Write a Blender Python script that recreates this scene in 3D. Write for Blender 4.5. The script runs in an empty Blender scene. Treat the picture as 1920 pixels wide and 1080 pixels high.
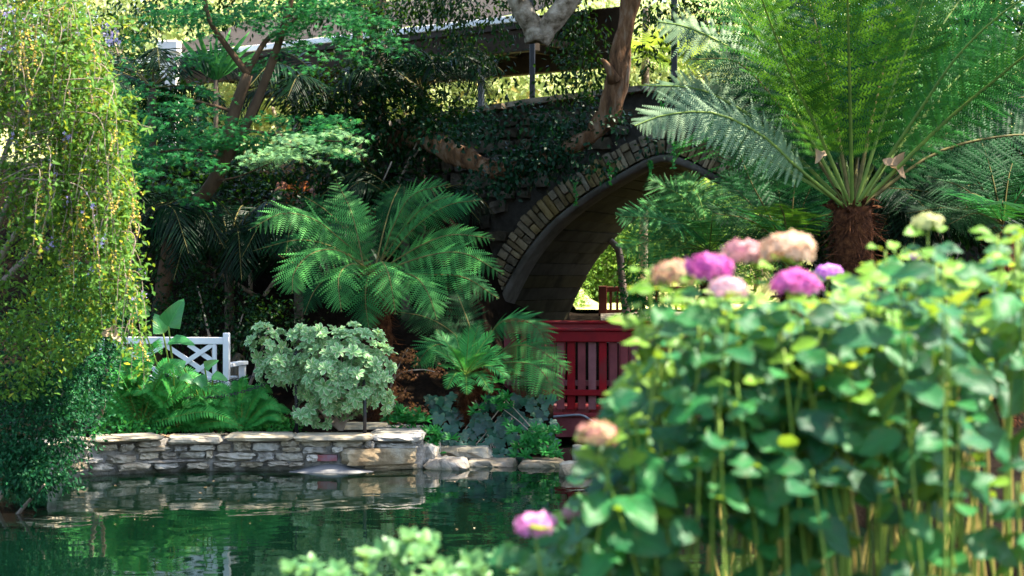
import bpy, math, random
import numpy as np
from mathutils import Vector, Matrix, noise as mnoise

# ------------------------------------------------------------------ scene, camera, light
scene = bpy.context.scene
F = 3200.0            # focal length in photograph pixels (1920 wide)
HC = 1.83             # eye height above the pond
HOR = 520.0           # horizon row in the photograph
cam_d = bpy.data.cameras.new('camera'); cam = bpy.data.objects.new('camera', cam_d)
scene.collection.objects.link(cam); scene.camera = cam
cam.location = (0, 0, HC); cam.rotation_euler = (math.radians(90), 0, 0)
cam_d.sensor_width = 36; cam_d.lens = 36 * F / 1920.0
cam_d.shift_y = -(540 - HOR) / 1920.0
cam_d.clip_start = 0.1; cam_d.clip_end = 400
cam_d.dof.use_dof = True; cam_d.dof.focus_distance = 17.3; cam_d.dof.aperture_fstop = 2.3
cam_d.dof.aperture_blades = 9

SUN = Vector((0.54, 0.02, 1.0)).normalized()
world = bpy.data.worlds.new('World'); scene.world = world; world.use_nodes = True
wn = world.node_tree.nodes; wl = world.node_tree.links
bg = wn['Background']; sky = wn.new('ShaderNodeTexSky'); sky.sky_type = 'NISHITA'
sky.sun_disc = False; sky.sun_elevation = math.asin(SUN.z); sky.sun_rotation = math.atan2(SUN.x, SUN.y)
sky.air_density = 1.0; sky.dust_density = 1.5
wl.new(sky.outputs['Color'], bg.inputs['Color']); bg.inputs['Strength'].default_value = 0.13
sun_d = bpy.data.lights.new('sun', 'SUN'); sun_d.energy = 5.0; sun_d.angle = math.radians(0.5)
sun_d.color = (1.0, 0.90, 0.74)
sun = bpy.data.objects.new('sun', sun_d); scene.collection.objects.link(sun)
sun.rotation_euler = (-SUN).to_track_quat('-Z', 'Y').to_euler()
sun.location = SUN * 60
scene.view_settings.view_transform = 'Standard'; scene.view_settings.look = 'None'
scene.view_settings.exposure = 2.2; scene.view_settings.gamma = 1.0
scene.view_settings.use_curve_mapping = False
scene.render.engine = 'CYCLES'
cy = scene.cycles
cy.max_bounces = 6; cy.diffuse_bounces = 1; cy.glossy_bounces = 3; cy.transmission_bounces = 4
cy.transparent_max_bounces = 4; cy.caustics_reflective = False; cy.caustics_refractive = False
cy.use_denoising = True; cy.sample_clamp_indirect = 6

RNG = np.random.default_rng(7)
R = random.Random(11)
COL = scene.collection

def W(px, py, d):
    return np.array([(px - 960) / F * d, d, HC - (py - HOR) / F * d])
def ground_d(py, z=0.0):
    return (HC - z) * F / (py - HOR)

# ------------------------------------------------------------------ materials
MATS = {}
def nodes_of(name):
    m = bpy.data.materials.new(name); m.use_nodes = True
    MATS[name] = m
    return m, m.node_tree.nodes, m.node_tree.links
def mixrgb(n, l, fac, a, b, bt='MIX'):
    x = n.new('ShaderNodeMix'); x.data_type = 'RGBA'; x.blend_type = bt
    if hasattr(fac, 'links') or hasattr(fac, 'is_linked'): l.new(fac, x.inputs[0])
    else: x.inputs[0].default_value = fac
    for s, v in ((6, a), (7, b)):
        if isinstance(v, tuple): x.inputs[s].default_value = (*v, 1)
        else: l.new(v, x.inputs[s])
    return x.outputs[2]
def math_n(n, l, op, a, b=None):
    x = n.new('ShaderNodeMath'); x.operation = op
    for i, v in enumerate((a, b)):
        if v is None: continue
        if isinstance(v, (int, float)): x.inputs[i].default_value = v
        else: l.new(v, x.inputs[i])
    return x.outputs[0]
def leaf_mat(name, c1, c2, trans=0.35, tcol=None, rough=0.42, spec=0.5, edge=None, veins=False, odd=None):
    m, n, l = nodes_of(name)
    b = n['Principled BSDF']; out = n['Material Output']
    at = n.new('ShaderNodeAttribute'); at.attribute_name = 'rnd'
    oi = n.new('ShaderNodeObjectInfo')
    f = math_n(n, l, 'FRACT', math_n(n, l, 'ADD', at.outputs['Fac'], oi.outputs['Random']))
    col = mixrgb(n, l, f, c1, c2)
    if odd:                      # a small share of yellowed leaves
        g = math_n(n, l, 'FRACT', math_n(n, l, 'MULTIPLY', f, 17.3))
        gt = math_n(n, l, 'GREATER_THAN', g, odd[1])
        col = mixrgb(n, l, gt, col, odd[0])
    if edge:
        lu = n.new('ShaderNodeAttribute'); lu.attribute_name = 'lu'
        a = math_n(n, l, 'ABSOLUTE', lu.outputs['Fac'])
        mr = n.new('ShaderNodeMapRange'); mr.inputs[1].default_value = 0.70; mr.inputs[2].default_value = 1.0
        l.new(a, mr.inputs[0]); col = mixrgb(n, l, mr.outputs[0], col, edge)
    if veins:
        lu = n.new('ShaderNodeAttribute'); lu.attribute_name = 'lu'
        lv = n.new('ShaderNodeAttribute'); lv.attribute_name = 'lv'
        a = math_n(n, l, 'ABSOLUTE', lu.outputs['Fac'])
        s = math_n(n, l, 'SINE', math_n(n, l, 'ADD', math_n(n, l, 'MULTIPLY', lv.outputs['Fac'], 44.0), math_n(n, l, 'MULTIPLY', a, -16.0)))
        p = math_n(n, l, 'POWER', math_n(n, l, 'ADD', math_n(n, l, 'MULTIPLY', s, 0.5), 0.5), 9.0)
        mid = math_n(n, l, 'LESS_THAN', a, 0.05)
        v = math_n(n, l, 'MAXIMUM', math_n(n, l, 'MULTIPLY', p, 0.45), mid)
        col = mixrgb(n, l, math_n(n, l, 'MULTIPLY', v, 0.25), col, tuple(min(1, x * 2.2 + 0.02) for x in c2))
        tco = n.new('ShaderNodeTexCoord'); mpo = n.new('ShaderNodeMapping'); l.new(tco.outputs['Object'], mpo.inputs[0]); cx = n.new('ShaderNodeCombineXYZ')
        for q_ in range(3): l.new(math_n(n, l, 'MULTIPLY', oi.outputs['Random'], 53.0), cx.inputs[q_])
        l.new(cx.outputs[0], mpo.inputs['Location']); nzs = n.new('ShaderNodeTexNoise'); nzs.inputs['Scale'].default_value = 5.0; nzs.inputs['Detail'].default_value = 3; l.new(mpo.outputs[0], nzs.inputs['Vector'])
        sp_ = n.new('ShaderNodeMapRange'); sp_.inputs[1].default_value = 0.60; sp_.inputs[2].default_value = 0.72; sp_.inputs[4].default_value = 0.4; l.new(math_n(n, l, 'ADD', nzs.outputs['Fac'], math_n(n, l, 'MULTIPLY', math_n(n, l, 'POWER', a, 6.0), 0.10)), sp_.inputs[0])
        col = mixrgb(n, l, sp_.outputs[0], col, (0.16, 0.12, 0.03))
        bp = n.new('ShaderNodeBump'); bp.inputs['Strength'].default_value = 0.5; bp.inputs['Distance'].default_value = 0.004
        bp.invert = True; l.new(v, bp.inputs['Height']); l.new(bp.outputs[0], b.inputs['Normal'])
    l.new(col, b.inputs['Base Color'])
    b.inputs['Roughness'].default_value = rough; b.inputs['Specular IOR Level'].default_value = spec
    if trans > 0:
        t = n.new('ShaderNodeBsdfTranslucent')
        tc = tcol or tuple(min(1.0, x * k) for x, k in zip(c2, (2.6, 1.9, 0.9)))
        l.new(mixrgb(n, l, 0.55, col, tc), t.inputs['Color'])
        mx = n.new('ShaderNodeMixShader'); mx.inputs[0].default_value = trans
        l.new(b.outputs[0], mx.inputs[1]); l.new(t.outputs[0], mx.inputs[2]); l.new(mx.outputs[0], out.inputs['Surface'])
    return m
def rough_mat(name, cols, scale=6.0, bump=0.4, dist=0.02, rough=0.85, detail=6, stretch=None, spec=0.12, objvar=0.0, scale2=None, streak=None, wet=False):
    """noise-mottled solid: cols = 2..4 colours"""
    m, n, l = nodes_of(name); b = n['Principled BSDF']
    tc = n.new('ShaderNodeTexCoord'); mp = n.new('ShaderNodeMapping')
    l.new(tc.outputs['Object'], mp.inputs['Vector'])
    oi = n.new('ShaderNodeObjectInfo')
    if objvar:
        cx = n.new('ShaderNodeCombineXYZ'); s = math_n(n, l, 'MULTIPLY', oi.outputs['Random'], 37.0)
        for i in range(3): l.new(s, cx.inputs[i])
        l.new(cx.outputs[0], mp.inputs['Location'])
    if stretch: mp.inputs['Scale'].default_value = stretch
    nz = n.new('ShaderNodeTexNoise'); nz.inputs['Scale'].default_value = scale; nz.inputs['Detail'].default_value = detail
    nz.inputs['Roughness'].default_value = 0.62
    l.new(mp.outputs[0], nz.inputs['Vector'])
    cr = n.new('ShaderNodeValToRGB'); e = cr.color_ramp.elements
    k = len(cols)
    while len(e) < k: e.new(0.5)
    for i, c in enumerate(cols):
        e[i].position = 0.32 + 0.36 * i / (k - 1); e[i].color = (*c, 1)
    l.new(nz.outputs['Fac'], cr.inputs['Fac']); col = cr.outputs['Color']
    if objvar:
        hs = n.new('ShaderNodeHueSaturation')
        v = math_n(n, l, 'ADD', math_n(n, l, 'MULTIPLY', oi.outputs['Random'], 2 * objvar), 1.0 - objvar)
        l.new(v, hs.inputs['Value']); l.new(col, hs.inputs['Color'])
        r2 = math_n(n, l, 'FRACT', math_n(n, l, 'MULTIPLY', oi.outputs['Random'], 7.77))
        l.new(math_n(n, l, 'ADD', math_n(n, l, 'MULTIPLY', r2, 0.7), 0.6), hs.inputs['Saturation'])
        col = hs.outputs[0]
    if wet:                      # algae stain just above the pond's waterline
        gp = n.new('ShaderNodeNewGeometry'); sx = n.new('ShaderNodeSeparateXYZ'); l.new(gp.outputs['Position'], sx.inputs[0])
        n4 = n.new('ShaderNodeTexNoise'); n4.inputs['Scale'].default_value = 4.0; l.new(gp.outputs['Position'], n4.inputs['Vector'])
        mr = n.new('ShaderNodeMapRange'); mr.inputs[1].default_value = -0.01; mr.inputs[2].default_value = 0.05; mr.inputs[3].default_value = 0.85; mr.inputs[4].default_value = 0.0
        l.new(math_n(n, l, 'SUBTRACT', sx.outputs[2], math_n(n, l, 'MULTIPLY', math_n(n, l, 'SUBTRACT', n4.outputs['Fac'], 0.45), 0.16)), mr.inputs[0]); col = mixrgb(n, l, mr.outputs[0], col, (0.035, 0.042, 0.016))
    if streak:                   # lichen and weather patches
        n5 = n.new('ShaderNodeTexNoise'); n5.inputs['Scale'].default_value = 2.2; n5.inputs['Detail'].default_value = 5; l.new(mp.outputs[0], n5.inputs['Vector'])
        mr = n.new('ShaderNodeMapRange'); mr.inputs[1].default_value = 0.52; mr.inputs[2].default_value = 0.66; mr.inputs[4].default_value = 0.75
        l.new(n5.outputs['Fac'], mr.inputs[0]); col = mixrgb(n, l, mr.outputs[0], col, streak)
    l.new(col, b.inputs['Base Color']); b.inputs['Roughness'].default_value = rough
    b.inputs['Specular IOR Level'].default_value = spec
    n2 = n.new('ShaderNodeTexNoise'); n2.inputs['Scale'].default_value = scale2 or scale * 4; n2.inputs['Detail'].default_value = 8
    n2.inputs['Roughness'].default_value = 0.7
    l.new(mp.outputs[0], n2.inputs['Vector'])
    bp = n.new('ShaderNodeBump'); bp.inputs['Strength'].default_value = bump; bp.inputs['Distance'].default_value = dist
    l.new(n2.outputs['Fac'], bp.inputs['Height']); l.new(bp.outputs[0], b.inputs['Normal'])
    return m

leaf_mat('fern_green', (0.012, 0.080, 0.018), (0.085, 0.320, 0.070), 0.30, (0.12, 0.42, 0.03), 0.55, 0.12)
leaf_mat('fern_blue', (0.008, 0.065, 0.018), (0.040, 0.230, 0.058), 0.30, (0.06, 0.35, 0.06), 0.55, 0.12)
leaf_mat('fern_gold', (0.0084, 0.0595, 0.0070), (0.0440, 0.1700, 0.0140), 0.30, (0.13, 0.28, 0.015), 0.55, 0.12)
leaf_mat('fern_mid', (0.008, 0.070, 0.012), (0.034, 0.190, 0.026), 0.32, (0.11, 0.32, 0.02), 0.55, 0.12)
leaf_mat('fern_pale', (0.070, 0.150, 0.070), (0.180, 0.280, 0.140), 0.30, (0.30, 0.42, 0.16), 0.6, 0.3)
leaf_mat('fern_dark', (0.0022, 0.0275, 0.0083), (0.0090, 0.0750, 0.0180), 0.28, (0.06, 0.24, 0.02), 0.55, 0.1)  # fern green darkened; back fronds carry shade in this colour
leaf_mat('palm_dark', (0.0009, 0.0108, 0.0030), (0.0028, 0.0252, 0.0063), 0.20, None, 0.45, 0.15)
leaf_mat('cycad_green', (0.020, 0.180, 0.045), (0.050, 0.270, 0.060), 0.25, None, 0.45, 0.2)
leaf_mat('sword_green', (0.020, 0.190, 0.036), (0.075, 0.350, 0.070), 0.32, None, 0.5, 0.15)
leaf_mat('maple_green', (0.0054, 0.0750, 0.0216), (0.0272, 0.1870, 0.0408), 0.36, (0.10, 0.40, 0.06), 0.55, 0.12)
leaf_mat('lit_maple', (0.120, 0.290, 0.120), (0.200, 0.380, 0.150), 0.40, (0.42, 0.56, 0.16), 0.5, 0.12)  # maple green lightened, sunlight put into the colour of the outer pads
leaf_mat('duranta_leaf', (0.0132, 0.0720, 0.0096), (0.1105, 0.2465, 0.0289), 0.38, (0.44, 0.56, 0.04), 0.5, 0.15, odd=((0.42, 0.38, 0.03), 0.965))
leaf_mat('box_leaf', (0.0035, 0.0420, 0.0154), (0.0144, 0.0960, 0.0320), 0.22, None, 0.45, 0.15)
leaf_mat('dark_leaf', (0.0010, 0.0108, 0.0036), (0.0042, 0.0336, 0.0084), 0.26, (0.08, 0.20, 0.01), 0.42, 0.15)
leaf_mat('crown_leaf', (0.0084, 0.0420, 0.0112), (0.0210, 0.0770, 0.0140), 0.32, (0.22, 0.32, 0.02), 0.40, 0.2)
leaf_mat('ivy_leaf', (0.0024, 0.0360, 0.0208), (0.0176, 0.1120, 0.0560), 0.15, None, 0.3, 0.5, veins=True)
leaf_mat('creeper_leaf', (0.0014, 0.0154, 0.0056), (0.0064, 0.0480, 0.0160), 0.22, None, 0.42, 0.18)
leaf_mat('azalea_leaf', (0.010, 0.150, 0.030), (0.035, 0.250, 0.040), 0.28, None, 0.45, 0.3)
leaf_mat('pitto_leaf', (0.100, 0.270, 0.095), (0.210, 0.420, 0.170), 0.22, None, 0.45, 0.25, edge=(0.78, 0.82, 0.56))
leaf_mat('arum_leaf', (0.030, 0.190, 0.050), (0.060, 0.260, 0.060), 0.30, (0.14, 0.40, 0.03), 0.35, 0.5, veins=True)
leaf_mat('hydrangea_leaf', (0.003, 0.062, 0.030), (0.020, 0.165, 0.036), 0.36, (0.38, 0.52, 0.01), 0.5, 0.32, veins=True)
leaf_mat('hydrangea_young_lit', (0.090, 0.230, 0.022), (0.190, 0.350, 0.036), 0.40, (0.55, 0.62, 0.05), 0.42, 0.25, veins=True)  # young top leaves, paler and yellower to carry a sunlit glow
leaf_mat('front_leaf', (0.060, 0.220, 0.070), (0.180, 0.360, 0.110), 0.38, (0.40, 0.56, 0.10), 0.4, 0.45)
leaf_mat('lit_leaf', (0.280, 0.400, 0.110), (0.560, 0.640, 0.300), 0.48, (0.80, 0.84, 0.42), 0.5, 0.3, odd=((0.45, 0.33, 0.10), 0.9))  # leaf colour raised towards white to look like strong sun
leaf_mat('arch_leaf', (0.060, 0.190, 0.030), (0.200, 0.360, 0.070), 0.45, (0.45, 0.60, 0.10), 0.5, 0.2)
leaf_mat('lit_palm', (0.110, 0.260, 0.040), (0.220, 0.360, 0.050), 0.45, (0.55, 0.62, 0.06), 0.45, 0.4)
leaf_mat('bronze_leaf', (0.160, 0.060, 0.030), (0.300, 0.130, 0.040), 0.35, (0.5, 0.22, 0.05), 0.6, 0.3)
leaf_mat('dry_leaf', (0.34, 0.22, 0.12), (0.52, 0.38, 0.24), 0.2, (0.5, 0.35, 0.18), 0.7, 0.2)
leaf_mat('yellow_leaf', (0.50, 0.42, 0.04), (0.62, 0.52, 0.06), 0.2, None, 0.5, 0.3)
leaf_mat('petal_pink', (0.36, 0.03, 0.24), (0.66, 0.18, 0.48), 0.30, (0.9, 0.3, 0.6), 0.6, 0.2)
leaf_mat('petal_bright', (0.62, 0.14, 0.44), (0.86, 0.42, 0.66), 0.30, (0.9, 0.4, 0.7), 0.6, 0.2)  # pink brightened in colour, standing in for sun that misses this head
leaf_mat('petal_pale', (0.66, 0.28, 0.40), (0.90, 0.70, 0.68), 0.35, (0.95, 0.6, 0.6), 0.6, 0.2)
leaf_mat('petal_dusty', (0.36, 0.12, 0.18), (0.66, 0.42, 0.38), 0.30, (0.8, 0.4, 0.4), 0.6, 0.2)
leaf_mat('petal_peach', (0.50, 0.26, 0.16), (0.82, 0.62, 0.46), 0.35, (0.95, 0.7, 0.45), 0.6, 0.2)
leaf_mat('petal_green', (0.42, 0.48, 0.20), (0.62, 0.60, 0.32), 0.35, (0.7, 0.75, 0.3), 0.6, 0.2)
leaf_mat('petal_faded', (0.52, 0.16, 0.18), (0.50, 0.44, 0.20), 0.30, (0.7, 0.5, 0.25), 0.6, 0.2)
leaf_mat('petal_lilac', (0.42, 0.34, 0.75), (0.60, 0.52, 0.88), 0.30, (0.6, 0.5, 0.9), 0.6, 0.2)
leaf_mat('petal_purple', (0.50, 0.14, 0.55), (0.66, 0.30, 0.70), 0.30, (0.8, 0.35, 0.8), 0.6, 0.2)
rough_mat('berry', [(0.50, 0.32, 0.03), (0.60, 0.42, 0.06)], 3, 0.0, rough=0.3, spec=0.5)
rough_mat('stem_green', [(0.11, 0.21, 0.03), (0.22, 0.30, 0.05)], 9, 0.2, 0.005, 0.5)
rough_mat('stem_old_lit', [(0.42, 0.31, 0.08), (0.62, 0.48, 0.15)], 9, 0.3, 0.006, 0.6)  # old cane colour brightened to gold for a backlit glow
rough_mat('rachis_green', [(0.09, 0.15, 0.03), (0.17, 0.24, 0.04)], 6, 0.1, 0.004, 0.5)
rough_mat('rachis_brown', [(0.07, 0.06, 0.02), (0.16, 0.14, 0.04)], 6, 0.1, 0.004, 0.6)
rough_mat('twig', [(0.20, 0.15, 0.11), (0.36, 0.29, 0.23)], 10, 0.2, 0.004, 0.8)
rough_mat('bark_maple', [(0.045, 0.028, 0.016), (0.11, 0.068, 0.040)], 7, 0.6, 0.01, 0.9, stretch=(1, 1, 0.35))
rough_mat('bark_brown', [(0.035, 0.020, 0.012), (0.15, 0.075, 0.036), (0.26, 0.18, 0.12)], 7, 1.0, 0.03, 0.9, stretch=(1.6, 1.6, 0.4), scale2=16)
rough_mat('bark_pale', [(0.07, 0.05, 0.03), (0.24, 0.19, 0.14), (0.40, 0.34, 0.27)], 9, 1.0, 0.03, 0.9, scale2=22)
rough_mat('bark_palm', [(0.045, 0.035, 0.025), (0.12, 0.095, 0.07)], 8, 0.6, 0.01, 0.9, stretch=(1, 1, 3))
rough_mat('fern_trunk_fibre', [(0.020, 0.008, 0.004), (0.075, 0.026, 0.010), (0.16, 0.062, 0.022)], 18, 1.0, 0.03, 0.95, scale2=40)
rough_mat('wall_stone', [(0.20, 0.16, 0.11), (0.45, 0.39, 0.30), (0.58, 0.52, 0.42)], 7, 0.9, 0.02, 0.85, objvar=0.25, scale2=30, wet=True, streak=(0.20, 0.17, 0.13))
rough_mat('cap_stone', [(0.27, 0.22, 0.15), (0.44, 0.38, 0.29), (0.54, 0.48, 0.38)], 6, 0.8, 0.014, 0.85, objvar=0.10, scale2=34, wet=True, streak=(0.20, 0.19, 0.15))
rough_mat('mortar', [(0.16, 0.145, 0.12), (0.31, 0.285, 0.25), (0.40, 0.37, 0.33)], 9, 1.0, 0.03, 0.9, scale2=26, wet=True)
rough_mat('rock_warm', [(0.12, 0.08, 0.045), (0.36, 0.27, 0.17), (0.50, 0.44, 0.34)], 5, 0.9, 0.02, 0.75, objvar=0.15, scale2=24, spec=0.4, wet=True, streak=(0.16, 0.12, 0.08))
rough_mat('red_brick', [(0.30, 0.055, 0.045), (0.22, 0.16, 0.18)], 12, 0.5, 0.006, 0.85)
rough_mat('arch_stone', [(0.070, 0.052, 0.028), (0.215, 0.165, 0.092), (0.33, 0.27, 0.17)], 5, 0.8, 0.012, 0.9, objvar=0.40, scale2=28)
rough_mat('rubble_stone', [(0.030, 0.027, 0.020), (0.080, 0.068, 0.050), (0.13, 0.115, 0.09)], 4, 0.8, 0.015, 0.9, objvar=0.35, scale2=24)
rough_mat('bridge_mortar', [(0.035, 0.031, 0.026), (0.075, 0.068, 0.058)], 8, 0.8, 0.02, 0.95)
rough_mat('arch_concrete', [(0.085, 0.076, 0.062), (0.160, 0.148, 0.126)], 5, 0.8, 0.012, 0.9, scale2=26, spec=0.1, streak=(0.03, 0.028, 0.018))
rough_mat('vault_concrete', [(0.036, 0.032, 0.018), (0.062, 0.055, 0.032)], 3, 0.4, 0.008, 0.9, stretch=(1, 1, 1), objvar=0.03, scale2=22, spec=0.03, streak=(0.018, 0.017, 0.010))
rough_mat('red_paint', [(0.160, 0.008, 0.012), (0.235, 0.014, 0.018)], 7, 0.35, 0.004, 0.55, objvar=0.16, spec=0.2, scale2=40, streak=(0.13, 0.020, 0.020))
rough_mat('brown_paint', [(0.085, 0.022, 0.014), (0.13, 0.036, 0.022)], 6, 0.3, 0.004, 0.6)
rough_mat('white_paint', [(0.72, 0.72, 0.73), (0.84, 0.84, 0.84)], 4, 0.1, 0.002, 0.45, scale2=40)
rough_mat('iron', [(0.010, 0.011, 0.016), (0.022, 0.023, 0.03)], 10, 0.2, 0.002, 0.45, spec=0.5)
rough_mat('awning_cloth', [(0.032, 0.026, 0.022), (0.046, 0.038, 0.033)], 3, 0.15, 0.004, 0.8)  # taupe lowered in colour to carry tree shade over the awning
rough_mat('stucco', [(0.66, 0.62, 0.55), (0.78, 0.75, 0.69)], 5, 0.2, 0.004, 0.85)
rough_mat('dark_timber', [(0.020, 0.014, 0.010), (0.045, 0.032, 0.022)], 6, 0.3, 0.004, 0.8)
rough_mat('terracotta', [(0.20, 0.075, 0.040), (0.34, 0.14, 0.07)], 6, 0.4, 0.006, 0.85, objvar=0.2)
rough_mat('soil', [(0.006, 0.0045, 0.003), (0.018, 0.013, 0.009)], 3, 1.0, 0.05, 0.95, scale2=18, spec=0.02)
rough_mat('bright_grass', [(0.22, 0.27, 0.07), (0.40, 0.40, 0.16), (0.50, 0.48, 0.26)], 5, 0.5, 0.04, 0.9, scale2=14)
rough_mat('path_gravel', [(0.12, 0.10, 0.075), (0.19, 0.165, 0.125)], 9, 0.5, 0.01, 0.9)
rough_mat('hose', [(0.14, 0.15, 0.18), (0.20, 0.21, 0.24)], 5, 0.0, 0.001, 0.35, spec=0.5)
rough_mat('concrete', [(0.13, 0.13, 0.13), (0.22, 0.215, 0.21)], 5, 0.4, 0.006, 0.8)
def water_mat():
    m, n, l = nodes_of('pond_water'); b = n['Principled BSDF']
    tc = n.new('ShaderNodeTexCoord'); mp = n.new('ShaderNodeMapping'); l.new(tc.outputs['Object'], mp.inputs['Vector'])
    mp.inputs['Scale'].default_value = (0.75, 1.0, 1.0)
    hs = []
    for sc_, amp, dt in ((1.5, 1.0, 2.0), (6.0, 0.16, 2.0)):
        nz = n.new('ShaderNodeTexNoise'); nz.inputs['Scale'].default_value = sc_; nz.inputs['Detail'].default_value = dt
        nz.inputs['Distortion'].default_value = 0.6
        l.new(mp.outputs[0], nz.inputs['Vector']); hs.append(math_n(n, l, 'MULTIPLY', nz.outputs['Fac'], amp))
    h = math_n(n, l, 'ADD', hs[0], hs[1])
    bp = n.new('ShaderNodeBump'); bp.inputs['Strength'].default_value = 1.0; bp.inputs['Distance'].default_value = 0.007
    l.new(h, bp.inputs['Height']); l.new(bp.outputs[0], b.inputs['Normal'])
    n3 = n.new('ShaderNodeTexNoise'); n3.inputs['Scale'].default_value = 0.5; l.new(tc.outputs['Object'], n3.inputs['Vector'])
    l.new(mixrgb(n, l, n3.outputs['Fac'], (0.0006, 0.005, 0.0028), (0.0014, 0.009, 0.0045)), b.inputs['Base Color'])
    b.inputs['Roughness'].default_value = 0.02; b.inputs['IOR'].default_value = 1.33; b.inputs['Specular IOR Level'].default_value = 0.5
water_mat()
leaf_mat('fountain_foam', (0.75, 0.80, 0.82), (0.85, 0.88, 0.9), 0.3, (0.8, 0.85, 0.9), 0.1, 0.6)

# ------------------------------------------------------------------ mesh building
class MB:
    """collects triangles with per-vertex rnd / lu / lv and a material slot"""
    def __init__(s): s.V = []; s.T = []; s.M = []; s.A = []; s.L = []; s.H = []; s.n = 0
    def add(s, V, T, mi=0, rnd=None, lu=None, lv=None):
        V = np.asarray(V, float).reshape(-1, 3); T = np.asarray(T, int).reshape(-1, 3); k = len(V)
        z = np.zeros(k)
        s.V.append(V); s.T.append(T + s.n); s.M.append(np.full(len(T), mi)); s.n += k
        s.A.append(z + (0 if rnd is None else rnd)); s.L.append(z if lu is None else lu); s.H.append(z if lv is None else lv)
        return s
    def mesh(s, name, mats, smooth=True, origin=(0, 0, 0)):
        V = np.concatenate(s.V) - np.asarray(origin); T = np.concatenate(s.T); M = np.concatenate(s.M)
        me = bpy.data.meshes.new(name); nv, nt = len(V), len(T)
        me.vertices.add(nv); me.vertices.foreach_set('co', V.astype(np.float32).ravel())
        me.loops.add(nt * 3); me.loops.foreach_set('vertex_index', T.astype(np.int32).ravel())
        me.polygons.add(nt); me.polygons.foreach_set('loop_start', (np.arange(nt) * 3).astype(np.int32))
        me.polygons.foreach_set('material_index', M.astype(np.int32))
        me.polygons.foreach_set('use_smooth', np.full(nt, smooth))
        for nm, arr in (('rnd', s.A), ('lu', s.L), ('lv', s.H)):
            at = me.attributes.new(nm, 'FLOAT', 'POINT'); at.data.foreach_set('value', np.concatenate(arr).astype(np.float32))
        for m in (mats if isinstance(mats, (list, tuple)) else [mats]): me.materials.append(MATS[m])
        me.update(); me.validate()
        return me
def link(name, me, parent=None, loc=None):
    o = bpy.data.objects.new(name, me); COL.objects.link(o)
    if parent is not None: o.parent = parent
    if loc is not None: o.location = loc
    return o
def world_of(o):
    p = np.array(o.location, float)
    while o.parent is not None: o = o.parent; p = p + np.array(o.location, float)
    return p
def put(name, mb, mats, parent=None, smooth=True, origin=None):
    """mesh object in world coordinates, its origin at `origin` (default parent's place)"""
    po = world_of(parent) if parent is not None else np.zeros(3)
    og = po if origin is None else np.asarray(origin, float)
    return link(name, mb.mesh(name, mats, smooth, og), parent, tuple(og - po))
def tag(o, label, cat, group=None, kind=None):
    o['label'] = label; o['category'] = cat
    if group: o['group'] = group
    if kind: o['kind'] = kind
    return o
def thing(name, label, cat, loc, group=None):
    o = bpy.data.objects.new(name, None); COL.objects.link(o); o.location = tuple(loc); o.empty_display_size = 0.1
    return tag(o, label, cat, group)
def structure(o): o['kind'] = 'structure'; return o

def norm(v): v = np.asarray(v, float); return v / (np.linalg.norm(v, axis=-1, keepdims=True) + 1e-12)
def frames(D, N):
    """rotation matrices with columns X=side, Y=D, Z~N"""
    Y = norm(D); X = norm(np.cross(Y, N)); Z = np.cross(X, Y)
    return np.stack([X, Y, Z], axis=-1)
def scatter(mb, tmpl, P, Rm, S, mi=0, rnd=None):
    V, T, lu, lv = tmpl; n, k = len(P), len(V)
    S = np.asarray(S, float)
    if S.ndim == 1: S = np.repeat(S[:, None], 3, 1)
    out = np.einsum('nij,nkj->nki', Rm, V[None] * S[:, None, :]) + np.asarray(P)[:, None, :]
    TT = T[None] + (np.arange(n) * k)[:, None, None]
    r = RNG.random(n) if rnd is None else np.asarray(rnd)
    mb.add(out.reshape(-1, 3), TT.reshape(-1, 3), mi, np.repeat(r, k), np.tile(lu, n), np.tile(lv, n))
def strip_leaf(profile, nseg=4, fold=0.15, droop=0.15, wave=0.0, cross=2):
    """leaf along +Y, unit length; profile(t)->half width; cross columns per side"""
    cols = np.linspace(-1, 1, 2 * cross + 1); t = np.linspace(0, 1, nseg + 1); V = []; lu = []; lv = []
    for i, y in enumerate(t):
        w = profile(y)
        for c in cols:
            V.append((c * w, y, fold * abs(c) * w - droop * y * y + wave * math.sin(y * 9 + c * 3) * w * abs(c))); lu.append(c); lv.append(y)
    m = len(cols); T = []
    for i in range(nseg):
        for j in range(m - 1):
            a = i * m + j; T += [(a, a + 1, a + m + 1), (a, a + m + 1, a + m)]
    return np.array(V), np.array(T), np.array(lu), np.array(lv)
def poly_leaf(pts, fold=0.0, droop=0.1):
    """outline polygon (closed, x,y) fanned from a centre"""
    pts = np.array(pts, float); c = np.array([[0, 0.3]])
    P = np.vstack([c, pts]); V = np.c_[P, fold * np.abs(P[:, 0]) - droop * P[:, 1] ** 2]
    n = len(pts); T = [(0, 1 + i, 1 + (i + 1) % n) for i in range(n)]
    return V, np.array(T), np.r_[0, np.ones(n)] * 0.6, P[:, 1]
LEAF_S = strip_leaf(lambda t: 0.24 * math.sin(math.pi * min(1, t * 0.97 + 0.03)) ** 0.8, 2, 0.25, 0.12, cross=1)
LEAF_OV = strip_leaf(lambda t: 0.30 * math.sin(math.pi * (t ** 0.8) * 0.98 + 0.02) ** 0.8, 3, 0.2, 0.15, cross=1)
LEAF_LANCE = strip_leaf(lambda t: 0.13 * math.sin(math.pi * min(1, t * 0.97 + 0.03)), 3, 0.2, 0.2, cross=1)
LEAFLET = strip_leaf(lambda t: 0.034 * (1 - t) ** 0.6 * min(1, t * 12 + 0.35), 4, 0.5, 0.0, cross=1)
LEAF_OBOV = strip_leaf(lambda t: 0.235 * math.sin(math.pi * min(1.0, (t * 0.93 + 0.02)) ** 1.7) + 0.025, 5, 0.3, 0.22, cross=2)
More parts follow.
